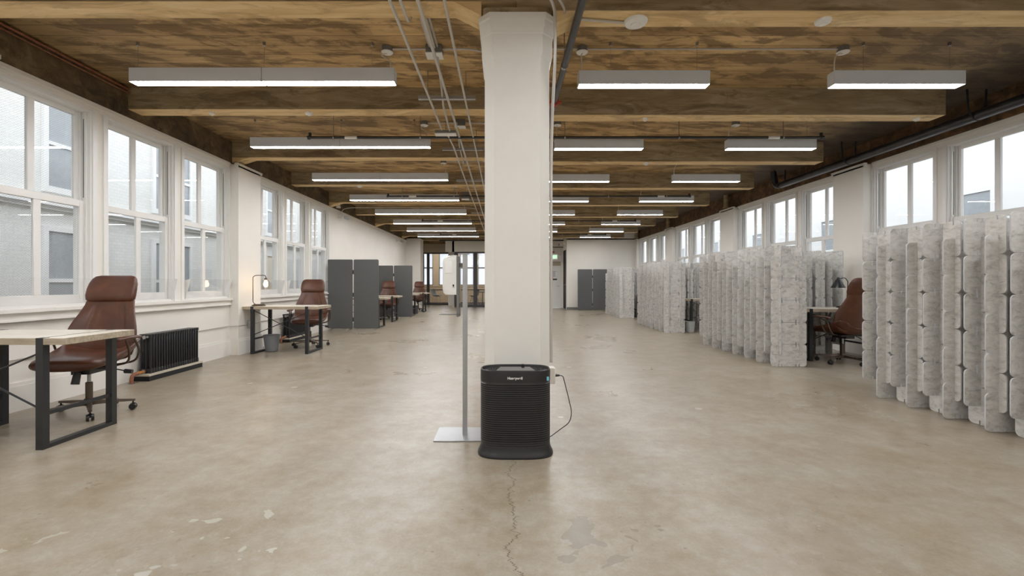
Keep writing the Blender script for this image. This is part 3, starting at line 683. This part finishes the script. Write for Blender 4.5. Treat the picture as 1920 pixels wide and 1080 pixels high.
# ------------------------------------------------------------------ air purifier
def stad(w, d, z, n=64, gro=0, cy=0):
    """rounded plan outline: two half circles joined by gently bowed sides"""
    L = []; e = 2/3.4
    for i in range(n):
        a = 2*PI*i/n; c, s_ = math.cos(a), math.sin(a)
        x = w/2*math.copysign(abs(c)**e, c); y = d/2*math.copysign(abs(s_)**(2/2.5), s_)
        if gro and s_ < 0 and abs(x) < w*.43: y += gro*min(1, (w*.43-abs(x))/.03)
        L.append((x, y+cy, z))
    return L
pu = empty('air_purifier', (.076, 3.075, 0)); tag(pu, 'black tower air purifier standing against the foot of the white column', 'air purifier')
loops = [stad(.50, .285, 0), stad(.502, .288, .006), stad(.50, .284, .016), stad(.484, .268, .03), stad(.470, .256, .05), stad(.463, .25, .07)]
b1 = MB().loft(loops); b1.build('flared_base', M['blackpl'], pu)
loops = []; z = .07
rb = MB()
while z < .473:
    rb.loft([stad(.463, .25, z), stad(.463, .25, z+.0075)], 0, False, False)
    rb.loft([stad(.463, .25, z+.0075), stad(.463, .25, z+.008, gro=.006), stad(.463, .25, z+.0134, gro=.006), stad(.463, .25, z+.0139)], 1 if z > .085 else 0, False, False); z += .0139
rb.loft([stad(.463, .25, z), stad(.463, .25, .4885)], 0, True, False)
rb.build('ribbed_body', [plain('purifier_rib', srgb(40,40,41), .4), M['groove']], pu)  # grooves coloured darker and ribs lighter, painting the recess shade in
MB().loft([stad(.465, .252, .4885), stad(.465, .252, .492), stad(.466, .253, .55), stad(.462, .249, .562), stad(.452, .239, .566), stad(.442, .229, .562), stad(.436, .223, .548)]).build('top_band', M['blackpl'], pu)
vt = MB().loft([stad(.434, .222, .5485), stad(.434, .222, .550)])
vo_ = vt.build('vent_deck', M['groove'], pu)
vg = MB()
for sx in (-1, 1):
    for i in range(6):
        for j in range(-3, 4):
            x = sx*(.135+.014*i); y = .02*j
            if (abs(x)/.21)**2.4+(abs(y)/.1)**2.4 < 1: vg.cyl((x, y, .5498), (x, y, .554), .0032, n=6)
vg.build('vent_grille', M['charcoal'], pu)
cp = MB().prism([(-.13, -.088), (-.115, -.1), (.115, -.1), (.13, -.088), (.1, .06), (-.1, .06)], lambda a, b, h: (a, b, .5502+h), .009).build('control_panel', M['charcoal'], pu)
cp.data.materials[0] = plain('glossy_panel', srgb(70,72,78), .08, .3)
MB().box(-.1, .11, -.105, -.1005, .5495, .559).build('panel_lip', M['chrome'], pu)
text_mesh('maker_lettering', 'Honeywell', .0225, M['whitepl'], pu, (-.005, -.1272, .518), (PI/2, 0, 0), bold=.0006)
MB().box(.202, .216, -.0938, -.092, .497, .522).build('blue_sticker', M['sky'], pu)
MB().lathe([(.012, .552), (.012, .568), (.008, .572)], .055, .09, 10).build('lid_catch', M['blackpl'], pu)
ol = empty('wall_outlet', (.325, 3.36, .40)); tag(ol, 'white outlet box on the right side of the column by the purifier', 'outlet')
bevel(MB().box(0, .042, -.045, .045, 0, .115).build('outlet_box', M['offwhite'], ol), .003)
MB().box(.042, .047, -.04, .04, .005, .11).build('cover_plate', M['whitepl'], ol)
cord = empty('power_cord', (.372, 3.36, .455)); tag(cord, 'black power cord looping from the column outlet to the floor', 'power cord')
MB().cyl((.0, 0, 0), (.035, 0, 0), .011, .007).build('plug', M['blackpl'], cord)
MB().tube(arc([(.035, 0, 0), (.06, 0, -.005), (.09, 0, -.12), (.125, 0, -.27), (.11, 0, -.345), (.02, .0, -.41), (-.03, .0, -.448), (-.06, -.02, -.45)], .05, 6), .0035, 6).build('cable', M['blackpl'], cord)
o = MB().lathe([(.004, 0), (.02, .002), (.022, .012), (.01, .02)], 0, 0, 12).build('round_fitting', M['blackpl'], None, (.324, 3.5, .77)); o.rotation_euler = (0, PI/2, 0); tag(o, 'small round black fitting low on the right side of the column', 'fitting')
o = MB().prism([(-.03, -.13), (.035, -.12), (.045, 0), (.035, .12), (-.03, .13)], lambda a, b, h: (h*.02/.02, a, b), .022).build('wall_handset', M['blackpl'], None, (.3235, 3.52, 1.08)); tag(o, 'slim black rounded handset on the right side of the column', 'handset')

# ------------------------------------------------------------------ sanitiser stand
st = empty('sanitiser_stand', (-.29, 3.42, 0)); tag(st, 'grey metal floor stand with flat base plate left of the column', 'stand')
bevel(MB().box(-.215, .14, -.155, .155, 0, .008).build('base_plate', M['alum'], st), .002, 1)
MB().box(-.017, .017, -.017, .017, .008, 1.345).box(-.007, .007, -.021, -.017, .02, 1.34).build('pole', M['alum'], st)
MB().box(-.06, -.045, -.03, .12, .88, 1.33).box(-.045, -.017, .0, .012, .95, .98).box(-.045, -.017, .0, .012, 1.25, 1.28).build('back_bracket', M['greybase'], st)
MB().box(-.19, -.045, -.03, .1, .895, .9).build('drip_tray', M['greybase'], st)
MB().box(-.05, .03, -.03, .03, 1.345, 1.35).build('top_plate', M['alum'], st)
dp = empty('sanitiser_dispenser', (-.352, 3.445, 1.045)); tag(dp, 'white wall type sanitiser dispenser mounted on the stand', 'dispenser')
def dsec(z, w, d): # profile bulging to -x
    return [(0, -d, z), (0, d, z), (-w*.8, d, z), (-w*.96, d*.85, z), (-w, d*.5, z), (-w, -d*.5, z), (-w*.96, -d*.85, z), (-w*.8, -d, z)]
MB().loft([dsec(z, w, .055) for z, w in ((0, .085), (.012, .098), (.04, .105), (.24, .105), (.265, .1), (.28, .085), (.29, .05))], ang=0) if False else None
MB().loft([dsec(z, w, .055) for z, w in ((0, .085), (.012, .098), (.04, .105), (.24, .105), (.265, .1), (.28, .08), (.292, .045))], sm=True).build('dispenser_shell', M['whitepl'], dp)
MB().box(-.082, -.03, -.0575, -.055, .16, .25).build('sight_window', plain('glossy_white', srgb(244,244,240), .1), dp)
MB().cyl((-.022, -.055, .07), (-.022, -.06, .07), .006).box(-.0245, -.0195, -.06, -.055, .055, .07).build('keyhole', M['groove'], dp)

# ------------------------------------------------------------------ desks
def make_desk():
    r = empty('desk', (0, 0, 0))
    t = MB().box(-.605, .605, -.295, .295, .712, .757, [1, 0, 1, 1, 1, 1]); bevel(t.build('tabletop', [M['table'], M['tableedge']], r), .002, 1)
    for x in (-.435, .435):
        f = MB(); w = .025
        f.box(x-w, x+w, -.297, -.25, 0, .7585); f.box(x-w, x+w, .25, .297, 0, .7585); f.box(x-w, x+w, -.25, .25, 0, .028)
        f.box(x-.012, x+.012, -.25, .25, .225, .25); f.box(x-.006, x+.006, -.25, .25, .755, .7582)
        f.build('leg_frame', M['black'], r)
    for s in (1, -1): MB().cyl((-.41, -.272+.008*s, .5+.19*s), (.41, -.272+.008*s, .5-.19*s-.04), .0065, n=8).build('cross_brace', M['black'], r)
    return r
dk = make_desk(); dname = 'weathered oak desk with black frame'
tag(dk, 'nearest oak-topped desk with black loop legs, cut by the left edge', 'desk', 'oak desks'); dk.location = (-3.58, 3.40, 0)
for (x, y, rz, lb) in ((-3.58, 7.6, 0, 'oak-topped desk with the lit lamp on it by the left wall'),
                   (-3.60, 11.83, 0, 'oak-topped desk half hidden behind the near dark screen'),
                   (-3.68, 13.6, 0, 'oak-topped desk just in front of the far dark screen on the left'),
                   (-3.60, 16.0, 0, 'oak-topped desk hidden behind the far dark screen on the left'),
                   (-3.58, 18.1, 0, 'farthest oak-topped desk on the left by the end pier'),
                   (4.88, 6.93, 0, 'desk inside the second felt cubicle with the brown chair'),
                   (4.86, 11.1, 0, 'desk inside the third felt cubicle with the pale bin'),
                   (4.86, 15.45, 0, 'desk inside the farthest felt cubicle')):
    o = copy_tree(dk, None, (x, y, 0), rz); o['label'] = lb
# ------------------------------------------------------------------ chairs
def sec_back(z, yc, w, t, bend, n=28, pleat=0):
    L = []
    for i in range(n):
        a = 2*PI*i/n; c, s_ = math.cos(a), math.sin(a)
        x = w/2*math.copysign(abs(c)**.75, c); y = t/2*math.copysign(abs(s_)**.8, s_)
        u = x/(w/2)
        if pleat and s_ < 0 and abs(u) < .62: y += pleat*(1-abs(math.cos(u*PI*4.6)))**2*1.5
        L.append((x, yc+y-bend*u*u, z))
    return L
def make_chair():
    r = empty('office_chair', (0, 0, 0))
    K = [(.43,.205,.24,.03,.01,0),(.445,.21,.36,.06,.03,0),(.48,.215,.47,.08,.05,0),(.54,.225,.54,.085,.085,0),(.60,.235,.57,.08,.1,0),(.66,.245,.575,.075,.1,.0),(.69,.25,.57,.075,.1,.010),(.74,.26,.545,.075,.095,.018),(.79,.27,.51,.075,.085,.021),(.84,.28,.47,.07,.07,.020),(.89,.29,.435,.07,.055,.013),(.93,.298,.41,.068,.045,0.004),(.965,.305,.40,.066,.04,0),(.985,.31,.38,.055,.035,0),(.992,.31,.33,.03,.03,0)]
    P = []
    for i in range(len(K)-1):
        for q in range(3): P.append([K[i][j]*(1-q/3)+K[i+1][j]*q/3 for j in range(6)])
    P.append(K[-1])
    MB().loft([sec_back(z, y, w, t, b, 72, pl) for z, y, w, t, b, pl in P]).build('backrest', M['leather'], r, ang=1.4)
    K = [(.955,.30,.30,.03,.03),(.962,.30,.37,.07,.035),(.98,.302,.405,.10,.04),(1.02,.31,.415,.112,.045),(1.08,.325,.412,.11,.042),(1.13,.34,.40,.1,.038),(1.17,.352,.37,.085,.033),(1.192,.36,.33,.06,.03),(1.202,.362,.26,.025,.02)]
    MB().loft([sec_back(*k, n=40) for k in K]).build('headrest', M['leather'], r, ang=1.4)
    def sec_seat(y, zc, w, t, c, n=48):
        L = []
        for i in range(n):
            a = 2*PI*i/n; cc, s_ = math.cos(a), math.sin(a)
            x = w/2*math.copysign(abs(cc)**.7, cc); z = t/2*math.copysign(abs(s_)**.8, s_); u = abs(x/(w/2))
            L.append((x, y, zc+z+c*u**2.6))
        return L
    K = [(-.325,.462,.26,.03,0),(-.318,.462,.38,.07,0),(-.295,.464,.47,.098,0),(-.24,.468,.53,.115,.004),(-.14,.472,.56,.12,.02),(-.03,.47,.575,.12,.05),(.08,.468,.58,.12,.09),(.16,.47,.575,.115,.125),(.21,.475,.555,.1,.14),(.245,.485,.5,.075,.13),(.262,.495,.4,.04,.1)]
    MB().loft([sec_seat(*k) for k in K]).build('seat', M['leather'], r, ang=1.4)
    for s in (-1, 1):
        a = MB().loft([[(s*.325+hw*math.cos(2*PI*i/12), y, .652+.014*math.sin(2*PI*i/12)+dz) for i in range(12)] for y, hw, dz in ((-.16,.01,-.006),(-.15,.028,0),(-.05,.034,.006),(.05,.032,.004),(.12,.024,-.004),(.13,.01,-.01))]).build('arm_pad', M['leather'], r, ang=1.2)
        MB().tube(arc([(s*.325, -.06, .645), (s*.33, -.02, .54), (s*.3, .02, .43), (s*.17, .03, .405)], .05), .009, 8).tube(arc([(s*.325, .05, .645), (s*.335, .11, .53), (s*.3, .12, .43), (s*.17, .1, .405)], .05), .009, 8).build('arm_bracket', M['bronze'], r)
    MB().box(-.17, .17, -.06, .14, .392, .41).box(-.07, .07, -.1, .12, .355, .395).tube([(.05, .02, .385), (.2, .04, .37), (.27, .05, .35)], .006, 6).cyl((.25, .05, .352), (.31, .05, .346), .02, .018, 10).build('tilt_mechanism', M['blackpl'], r)
    MB().cyl((-.0, -.13, .375), (-.0, -.155, .285), .026, .03, 14).build('tension_knob', M['blackpl'], r)
    MB().cyl((0, 0, .27), (0, 0, .36), .014).build('gas_lift', M['chrome'], r); MB().lathe([(.026, .11), (.026, .27), (.02, .275)]).lathe([(.04, .075), (.042, .12), (.03, .135)]).build('lift_sleeve', M['bronze'], r)
    for k in range(5):
        a = 2*PI*k/5+.3; c, s_ = math.cos(a), math.sin(a); n = (-s_, c)
        def sq(rad, hw, z0, z1): return [(rad*c-hw*n[0], rad*s_-hw*n[1], z0), (rad*c+hw*n[0], rad*s_+hw*n[1], z0), (rad*c+hw*n[0]*.7, rad*s_+hw*n[1]*.7, z1), (rad*c-hw*n[0]*.7, rad*s_-hw*n[1]*.7, z1)]
        MB().loft([sq(.03, .022, .078, .118), sq(.18, .018, .082, .108), sq(.32, .013, .078, .094)], sm=False).build('base_leg', M['bronze'], r)
        cs = MB(); x, y = .305*c, .305*s_; cs.cyl((x, y, .04), (x, y, .082), .006)
        dx, dy = -s_, c
        for sg in (-1, 1): cs.cyl((x+dx*.006*sg, y+dy*.006*sg, .03), (x+dx*.026*sg, y+dy*.026*sg, .03), .03, .026, 16)
        cs.loft([[(x+.027*math.cos(t)*c + sg*dx*.012, y+.027*math.cos(t)*s_+sg*dy*.012, .031+.031*math.sin(t)) for sg in (-1, 1)] for t in [PI*q/8 for q in range(9)]], cap=False)
        cs.build('caster', M['blackpl'], r)
    return r
ch = make_chair(); ch.location = (-3.60, 3.98, 0); ch.rotation_euler = (0, 0, math.radians(8)); tag(ch, 'nearest brown leather high-back office chair behind the left foreground desk', 'chair', 'brown leather office chairs')
for (x, y, a, lb) in ((-3.47, 8.2, 12, 'brown leather office chair behind the desk with the lamp'),
                     (-3.64, 14.35, 8, 'brown leather office chair in front of the far dark screen on the left'),
                     (-3.5, 18.75, 2, 'farthest brown leather office chair, by the end pier on the left'),
                     (4.80, 6.5, -170, 'brown leather office chair seen from behind inside the felt cubicle')):
    o = copy_tree(ch, None, (x, y, 0), math.radians(a)); o['label'] = lb
# far shell chairs
def shell_chair(x, y, rz, mat, lmat, lb):
    r = empty('shell_chair', (x, y, 0), rz); tag(r, lb, 'chair', 'shell chairs in the far rooms')
    L = []
    for z, yy, w in ((.44,-.2,.36),(.435,-.1,.42),(.43,.05,.44),(.45,.14,.44),(.55,.2,.44),(.68,.23,.42),(.78,.25,.36),(.83,.26,.24)):
        L.append([(w/2*u, yy-.05*u*u, z+.05*u*u*(1 if z < .5 else 0)) for u in (-1,-.6,-.2,.2,.6,1)] + [(w/2*u, yy-.05*u*u+.012, z+.05*u*u*(1 if z < .5 else 0)-.012) for u in (1,.6,.2,-.2,-.6,-1)])
    MB().loft(L).build('shell_seat', mat, r)
    for sx in (-1, 1):
        for sy in (-1, 1): MB().cyl((sx*.12, sy*.1, .42), (sx*.21, sy*.2, 0), .012, .009, 8).build('leg', lmat, r)
shell_chair(-3.62, 24.6, 1.2, M['shellgrey'], M['beech'], 'grey shell chair with wooden legs behind the far left glass')
shell_chair(-1.55, 24.0, -1.2, M['blackpl'], M['black'], 'black shell chair behind the far glass front beside the column')
# small round/box office things in the far glass room
o = MB().box(-1.25, -.5, 23.2, 23.9, .66, .70).cyl((-1.1, 23.5, 0), (-1.1, 23.5, .66), .02).cyl((-.65, 23.5, 0), (-.65, 23.5, .66), .02).build('meeting_table', M['charcoal']); tag(o, 'dark table behind the far glass front next to the column', 'table')

# ------------------------------------------------------------------ desk lamps
lp = empty('table_lamp', (-4.02, 7.5, .7585)); tag(lp, 'lit glass shade table lamp with bent bronze arm on the left desk', 'lamp')
MB().prism([(-.08,-.05),(.1,-.05),(.11,-.03),(.11,.03),(.1,.05),(-.08,.05),(-.09,.03),(-.09,-.03)], lambda a, b, h: (a, b, h), .018).prism([(-.06,-.035),(.085,-.035),(.085,.035),(-.06,.035)], lambda a, b, h: (a, b, .018+h), .012).build('lamp_base', M['bronze'], lp)
MB().tube(arc([(-.05, 0, .03), (-.085, 0, .06), (-.085, 0, .475), (-.04, 0, .5), (.115, 0, .5), (.125, 0, .46)], .04, 6), .0065, 8).build('lamp_arm', M['bronze'], lp)
MB().lathe([(.008, .46), (.02, .455), (.024, .44), (.018, .425)], .125, 0, 14).build('lamp_socket', M['bronze'], lp)
MB().lathe([(.012, .42), (.028, .385), (.034, .355), (.028, .325), (.01, .31)], .125, 0, 16).build('light_bulb', M['bulb'], lp)
MB().loft([[(.125+r*math.cos(2*PI*k/24), r*math.sin(2*PI*k/24), z) for k in range(24)] for r, z in ((.025, .428), (.058, .415), (.062, .27), (.06, .27), (.056, .413), (.025, .426))], cap=False).build('glass_shade', M['lampglass'], lp)
l2 = empty('table_lamp', (5.16, 7.0, .7585)); tag(l2, 'unlit black cone shade table lamp on the felt cubicle desk', 'lamp')
MB().lathe([(.075, 0), (.075, .018), (.02, .03)], 0, 0, 20).build('lamp_base', M['blackpl'], l2)
MB().tube(arc([(0, 0, .02), (.07, 0, .1), (.09, 0, .4), (.04, 0, .46), (-.05, 0, .43)], .06, 6), .006, 8).build('lamp_arm', M['blackpl'], l2)
MB().lathe([(.02, .43), (.035, .42), (.1, .3), (.096, .3), (.03, .41), (.015, .42)], -.06, 0, 20, cap=False).lathe([(.014, .46), (.02, .43), (.01, .425)], -.06, 0, 12).build('lamp_shade', M['blackpl'], l2)

# ------------------------------------------------------------------ bins
def bin_(x, y, r0, r1, h, mat, lb):
    o = MB().lathe([(r0*.9, 0), (r0, .008), (r1, h), (r1+.006, h+.004), (r1-.004, h), (r0-.006, .012)], 0, 0, 22).build('waste_bin', mat, None, (x, y, 0)); tag(o, lb, 'bin'); return o
bin_(-3.86, 7.62, .095, .13, .27, M['binplastic'], 'smoky grey waste bin under the desk with the lamp')
bin_(4.31, 10.62, .085, .11, .24, M['binwhite'], 'pale waste bin at the opening of the third felt cubicle')
bin_(-3.3, 17.0, .11, .13, .3, M['charcoal'], 'dark bin on the floor beside the farthest left desk')

# ------------------------------------------------------------------ radiators
def make_rad():
    r = empty('radiator', (0, 0, 0)); n = 20; p = .0425
    for i in range(n):
        y = .02+i*p; m = MB()
        for x in (-.055, 0, .055): m.cyl((x, y, .13), (x, y, .5), .0125, n=8)
        m.box(-.066, .066, y-.016, y+.016, .5, .535); m.box(-.066, .066, y-.016, y+.016, .078, .13)
        if i in (0, n-1): m.box(-.058, -.05, y-.01, y+.01, .0775, .08)
        bevel(m.build('radiator_section', M['rad'], r), .006, 2)
    MB().cyl((0, -.01, .5), (0, 0, .5), .022).cyl((0, -.02, .105), (0, 0, .105), .024).cyl((.04, -.015, .505), (.04, .0, .505), .012).build('end_plug', M['chrome'], r)
    pl = MB().box(-.1, .1, -.06, n*p+.03, .058, .078, 0).box(-.095, .095, -.055, n*p+.025, 0, .058, 1).build('plinth', [M['board'], M['groove']], r)
    MB().tube(arc([(0, -.02, .105), (0, -.12, .105)], .02), .017, 10, 1).tube(arc([(0, -.1, .1), (0, -.17, .1), (0, -.19, .06), (0, -.19, 0)], .03), .02, 10, 0).lathe([(.032, .0), (.032, .006)], 0, -.19, 14, 2).build('supply_pipe', [M['rust'], M['brass'], M['chrome']], r)
    return r
ra = make_rad(); ra.location = (-4.175, 5.33, 0); tag(ra, 'black column radiator on a plinth under the near left windows', 'radiator', 'black radiators')
o = copy_tree(ra, None, (-4.175, 8.78, 0)); o['label'] = 'black column radiator behind the chair of the lamp desk'
# wall raceway + outlets on the left wall
pipe('wall_conduit', [(XL-.005, 3.8, .46), (XL-.005, 7.16, .46), (XL+.125, 7.2, .46), (XL+.125, 7.84, .46), (XL-.005, 7.9, .46), (XL-.005, 11.6, .46)], .0075, M['conduit'], 'thin grey conduit running low along the left wall', 'conduit', .03)
r = empty('wall_outlet', (XL+.125, 7.5, .41)); tag(r, 'grey outlet box low on the left pier behind the lamp desk', 'outlet')
bevel(MB().box(0, .04, -.06, .06, 0, .12).build('outlet_box', M['alum'], r), .004); MB().box(.04, .044, -.05, .05, .01, .11).build('cover_plate', M['whitepl'], r)

# ------------------------------------------------------------------ dark screens
def rrect(w, h, r, x0=0, z0=0, n=5):
    P = []
    for cx, cz, a0 in ((w-r, r, -PI/2), (w-r, h-r, 0), (r, h-r, PI/2), (r, r, PI)):
        for k in range(n+1): a = a0+PI/2*k/n; P.append((x0+cx+r*math.cos(a), z0+cz+r*math.sin(a)))
    return P
def make_screen():
    r = empty('folding_screen', (0, 0, 0))
    for x0 in (-.615, .012):
        lf = MB().prism(rrect(.603, 1.67, .03, x0, .035), lambda a, b, h: (a, -.017+h, b), .034).build('screen_leaf', M['screen'], r); bevel(lf, .005, 2)
        for xx in (x0+.07, x0+.53): MB().box(xx-.012, xx+.012, -.11, .11, 0, .008).box(xx-.008, xx+.008, -.008, .008, .008, .036).build('screen_foot', M['chrome'], r)
    MB().box(-.012, .012, -.008, .008, .2, .3).box(-.012, .012, -.008, .008, .8, .9).box(-.012, .012, -.008, .008, 1.35, 1.45).build('hinge', M['black'], r)
    return r
sc = make_screen(); sc.location = (-3.655, 11.12, 0); tag(sc, 'nearer charcoal two-leaf screen on the left side', 'screen', 'charcoal two-leaf screens')
o = copy_tree(sc, None, (-3.60, 14.95, 0)); o['label'] = 'charcoal two-leaf screen farther back on the left, behind a brown chair'
o = copy_tree(sc, None, (3.66, 18.95, 0)); o['label'] = 'charcoal two-leaf screen against the far right white wall'

# ------------------------------------------------------------------ felt partitions
TH = .30
def tile_outline(w, z0, r=.036):
    """rounded tile with slot notches near both ends, top and bottom"""
    sl = [.10, .143]; sw = .0055; sd = .032; g = .002
    xs = sl+[w-s for s in sl[::-1]] if w > .3 else [.06]
    P = []; zb, zt = z0+g, z0+TH-g
    def arcp(cx, cz, a0):
        for k in range(5): a = a0+PI/2*k/4; P.append((cx+r*math.cos(a), cz+r*math.sin(a)))
    for x in xs: P.extend([(x-sw, zb), (x-sw, zb+sd), (x+sw, zb+sd), (x+sw, zb)])
    arcp(w-r, zb+r, -PI/2); arcp(w-r, zt-r, 0)
    for x in xs[::-1]: P.extend([(x+sw, zt), (x+sw, zt-sd), (x-sw, zt-sd), (x-sw, zt)])
    arcp(r, zt-r, PI/2); arcp(r, zb+r, PI); return P
def felt_mesh(w):
    mb = MB()
    for i in range(5):
        j = random.uniform(-.003, .003)
        mb.prism(tile_outline(w, i*TH), lambda a, b, h, j=j: (a+j, -.005+h, b), .010, 0, 1)
    o = mb.build('felt_panel', [M['felt'], M['feltedge']], None, (0,0,0)); me = o.data; bpy.data.objects.remove(o); return me
WA, WB, WC = .48, .335, .15
meA = [felt_mesh(WA) for _ in range(3)]; meB = [felt_mesh(WB) for _ in range(2)]
meC = [felt_mesh(WC) for _ in range(2)]  # panels cut short on purpose so the gaps behind them fall into shade
def felt_col(me, parent, x, y, z, rz):
    o = bpy.data.objects.new('felt_panel', me); C.objects.link(o); o.parent = parent; o.location = (x, y, z); o.rotation_euler = (0, 0, rz); return o
def partition(X0, ynear, yfar, wing_y, lb, wx1=5.35):
    r = empty('felt_partition', (X0+.24, (ynear+yfar)/2, 0)); ox, oy = X0+.24, (ynear+yfar)/2
    tag(r, lb, 'partition', 'grey felt partitions')
    n = int(round((yfar-ynear)/.173))
    sp = (yfar-ynear)/n
    for i in range(n+1):
        y = ynear+i*sp; raised = (i % 2 == 1); z = .15 if raised else 0
        jx = random.uniform(-.012, .012)
        felt_col(meA[i % 3], r, X0+jx-ox, y-oy, z, 0)
    for side, xo in ((0, .10), (1, WA-.10)):
        for i in range(n-1+1):
            if side == 1 and i % 2: pass
            y = ynear+i*sp; raised = (i % 2 == 0)     # opposite to the panel it slots into
            z = .15 if raised else 0
            if y+WB-.05 > yfar+.12: continue
            xo2 = xo+(.043 if (raised != (side == 1)) else 0)
            if side == 0 and raised: xo2 = .10
            if side == 0 and not raised: xo2 = .143 if i else .10
            felt_col((meC if side == 0 else meB)[i % 2], r, X0+xo2-ox, y-.055-oy, z, PI/2)
    if wing_y:
        x = X0+WA+.02; i = 0; m = 0
        while x < wx1:
            z = .15 if i % 2 else 0
            felt_col(meA[i % 3], r, x-ox, wing_y-.24-oy, z, PI/2)
            zz = 0 if i % 2 else .15
            if x+WB < wx1+.12:
                felt_col(meC[i % 2], r, x-.05-ox, wing_y-.14-(.043 if i % 2 else 0)-oy, zz, 0)
                felt_col(meB[i % 2], r, x-.05-ox, wing_y+.14+(.043 if i % 2 else 0)-oy, zz, 0)
            x += .173; i += 1
    return r
partition(3.655, 2.45, 4.68, None, 'nearest grey felt tile partition, cut by the right edge of the view')
partition(3.62, 6.21, 8.5, 7.45, 'second grey felt tile partition, in front of the brown chair and black lamp')
partition(3.64, 10.45, 12.5, 11.7, 'third grey felt tile partition, beside the pale waste bin')
partition(3.74, 14.85, 16.85, 16.1, 'farthest and smallest grey felt tile partition, before the charcoal screen')

# ------------------------------------------------------------------ outside
def facade_left():
    r = empty('building', (-7.6, 8, -3)); tag(r, 'white painted brick building across the light well behind the left windows', 'building', kind='structure')
    MB().box(-.4, 0, -14, 20, 0, 7.9).build('facade_wall', M['brick'], r)
    MB().box(0, .14, -14, 20, 5.42, 5.55).box(0, .07, -14, 20, 5.36, 5.42).box(0, .05, -14, 20, 3.2, 3.28).build('stone_ledge', M['extwhite'], r)
    for i in range(13):
        y = -11.6+2.35*i
        for z0, z1, mt in ((3.35, 5.0, 'extcream' if i in (7, 8) else 'extgrey'), (5.75, 7.2, 'extgrey')):
            w = MB().box(0, .06, y-.62, y+.62, z0-.1, z0).box(0, .05, y-.62, y-.54, z0, z1).box(0, .05, y+.54, y+.62, z0, z1).box(0, .05, y-.62, y+.62, z1, z1+.08)
            w.box(0, .045, y-.02, y+.02, z0, z1).box(0, .045, y-.54, y+.54, (z0+z1)/2-.03, (z0+z1)/2+.03)
            f = w.build('facade_window', M['extwhite'], r); MB().box(.0, .02, y-.54, y+.54, z0, z1).build('window_pane', M[mt], f)
facade_left()
r = empty('building', (9.8, 10, -3)); tag(r, 'pale rendered building across the light well behind the right windows', 'building', kind='structure')
MB().box(0, .4, -16, 22, 0, 8.6).build('facade_wall', M['extwhite'], r)
MB().box(-.3, 0, -4.4, -3.4, 0, 8.6).build('mauve_pier', M['extpurple'], r)
for i in range(8):
    y = -12+3.9*i
    w = MB().box(-.05, 0, y-.6, y-.5, 4.2, 6.0).box(-.05, 0, y+.5, y+.6, 4.2, 6.0).box(-.05, 0, y-.6, y+.6, 6.0, 6.1).box(-.07, 0, y-.65, y+.65, 4.1, 4.2).box(-.045, 0, y-.5, y+.5, 5.07, 5.13)
    f = w.build('facade_window', M['extwhite'], r); MB().box(-.02, 0, y-.5, y+.5, 4.2, 6.0).build('window_pane', M['extgrey'], f)
struct('ground_outside', MB().box(-30, 30, -30, 50, -3.2, -3.0), M['roofgrey'], 'grey ground of the light wells outside', 'ground', (0,0,0))

# ------------------------------------------------------------------ light, camera
w = bpy.data.worlds.new('daylight'); bpy.context.scene.world = w; w.use_nodes = True
bg = w.node_tree.nodes['Background']; bg.inputs[0].default_value = (.88, .94, 1, 1); bg.inputs[1].default_value = 2.6
cam = bpy.data.cameras.new('camera'); co = bpy.data.objects.new('camera', cam); C.objects.link(co)
co.location = (0, 0, H); co.rotation_euler = (PI/2, 0, 0)
cam.sensor_width = 36; cam.lens = F/1920*36; cam.shift_x = (960-945)/1920; cam.shift_y = (531-540)/1920; cam.clip_end = 200
bpy.context.scene.camera = co
vs = bpy.context.scene.view_settings; vs.view_transform = 'Standard'; vs.exposure = .12; vs.gamma = 1.07
al = bpy.data.lights.new('added_rear_fill', 'AREA'); al.shape = 'RECTANGLE'; al.size = 9; al.size_y = 2.4; al.energy = 18; al.color = (.97, .98, 1)  # unseen fill light added behind the camera to lift surfaces facing it
for px_ in (-3.6, -1.5):
    pl_ = bpy.data.lights.new('added_far_room_fill', 'POINT'); pl_.energy = 70; pl_.shadow_soft_size = .25; pl_.color = (1, .95, .86)  # unseen lights added to brighten the glazed far rooms
    po_ = bpy.data.objects.new('added_far_room_fill', pl_); C.objects.link(po_); po_.location = (px_, 25.0, 3.05)
ao = bpy.data.objects.new('added_rear_fill', al); C.objects.link(ao); ao.location = (.7, -3.3, 1.7); ao.rotation_euler = (PI/2+.12, 0, 0)
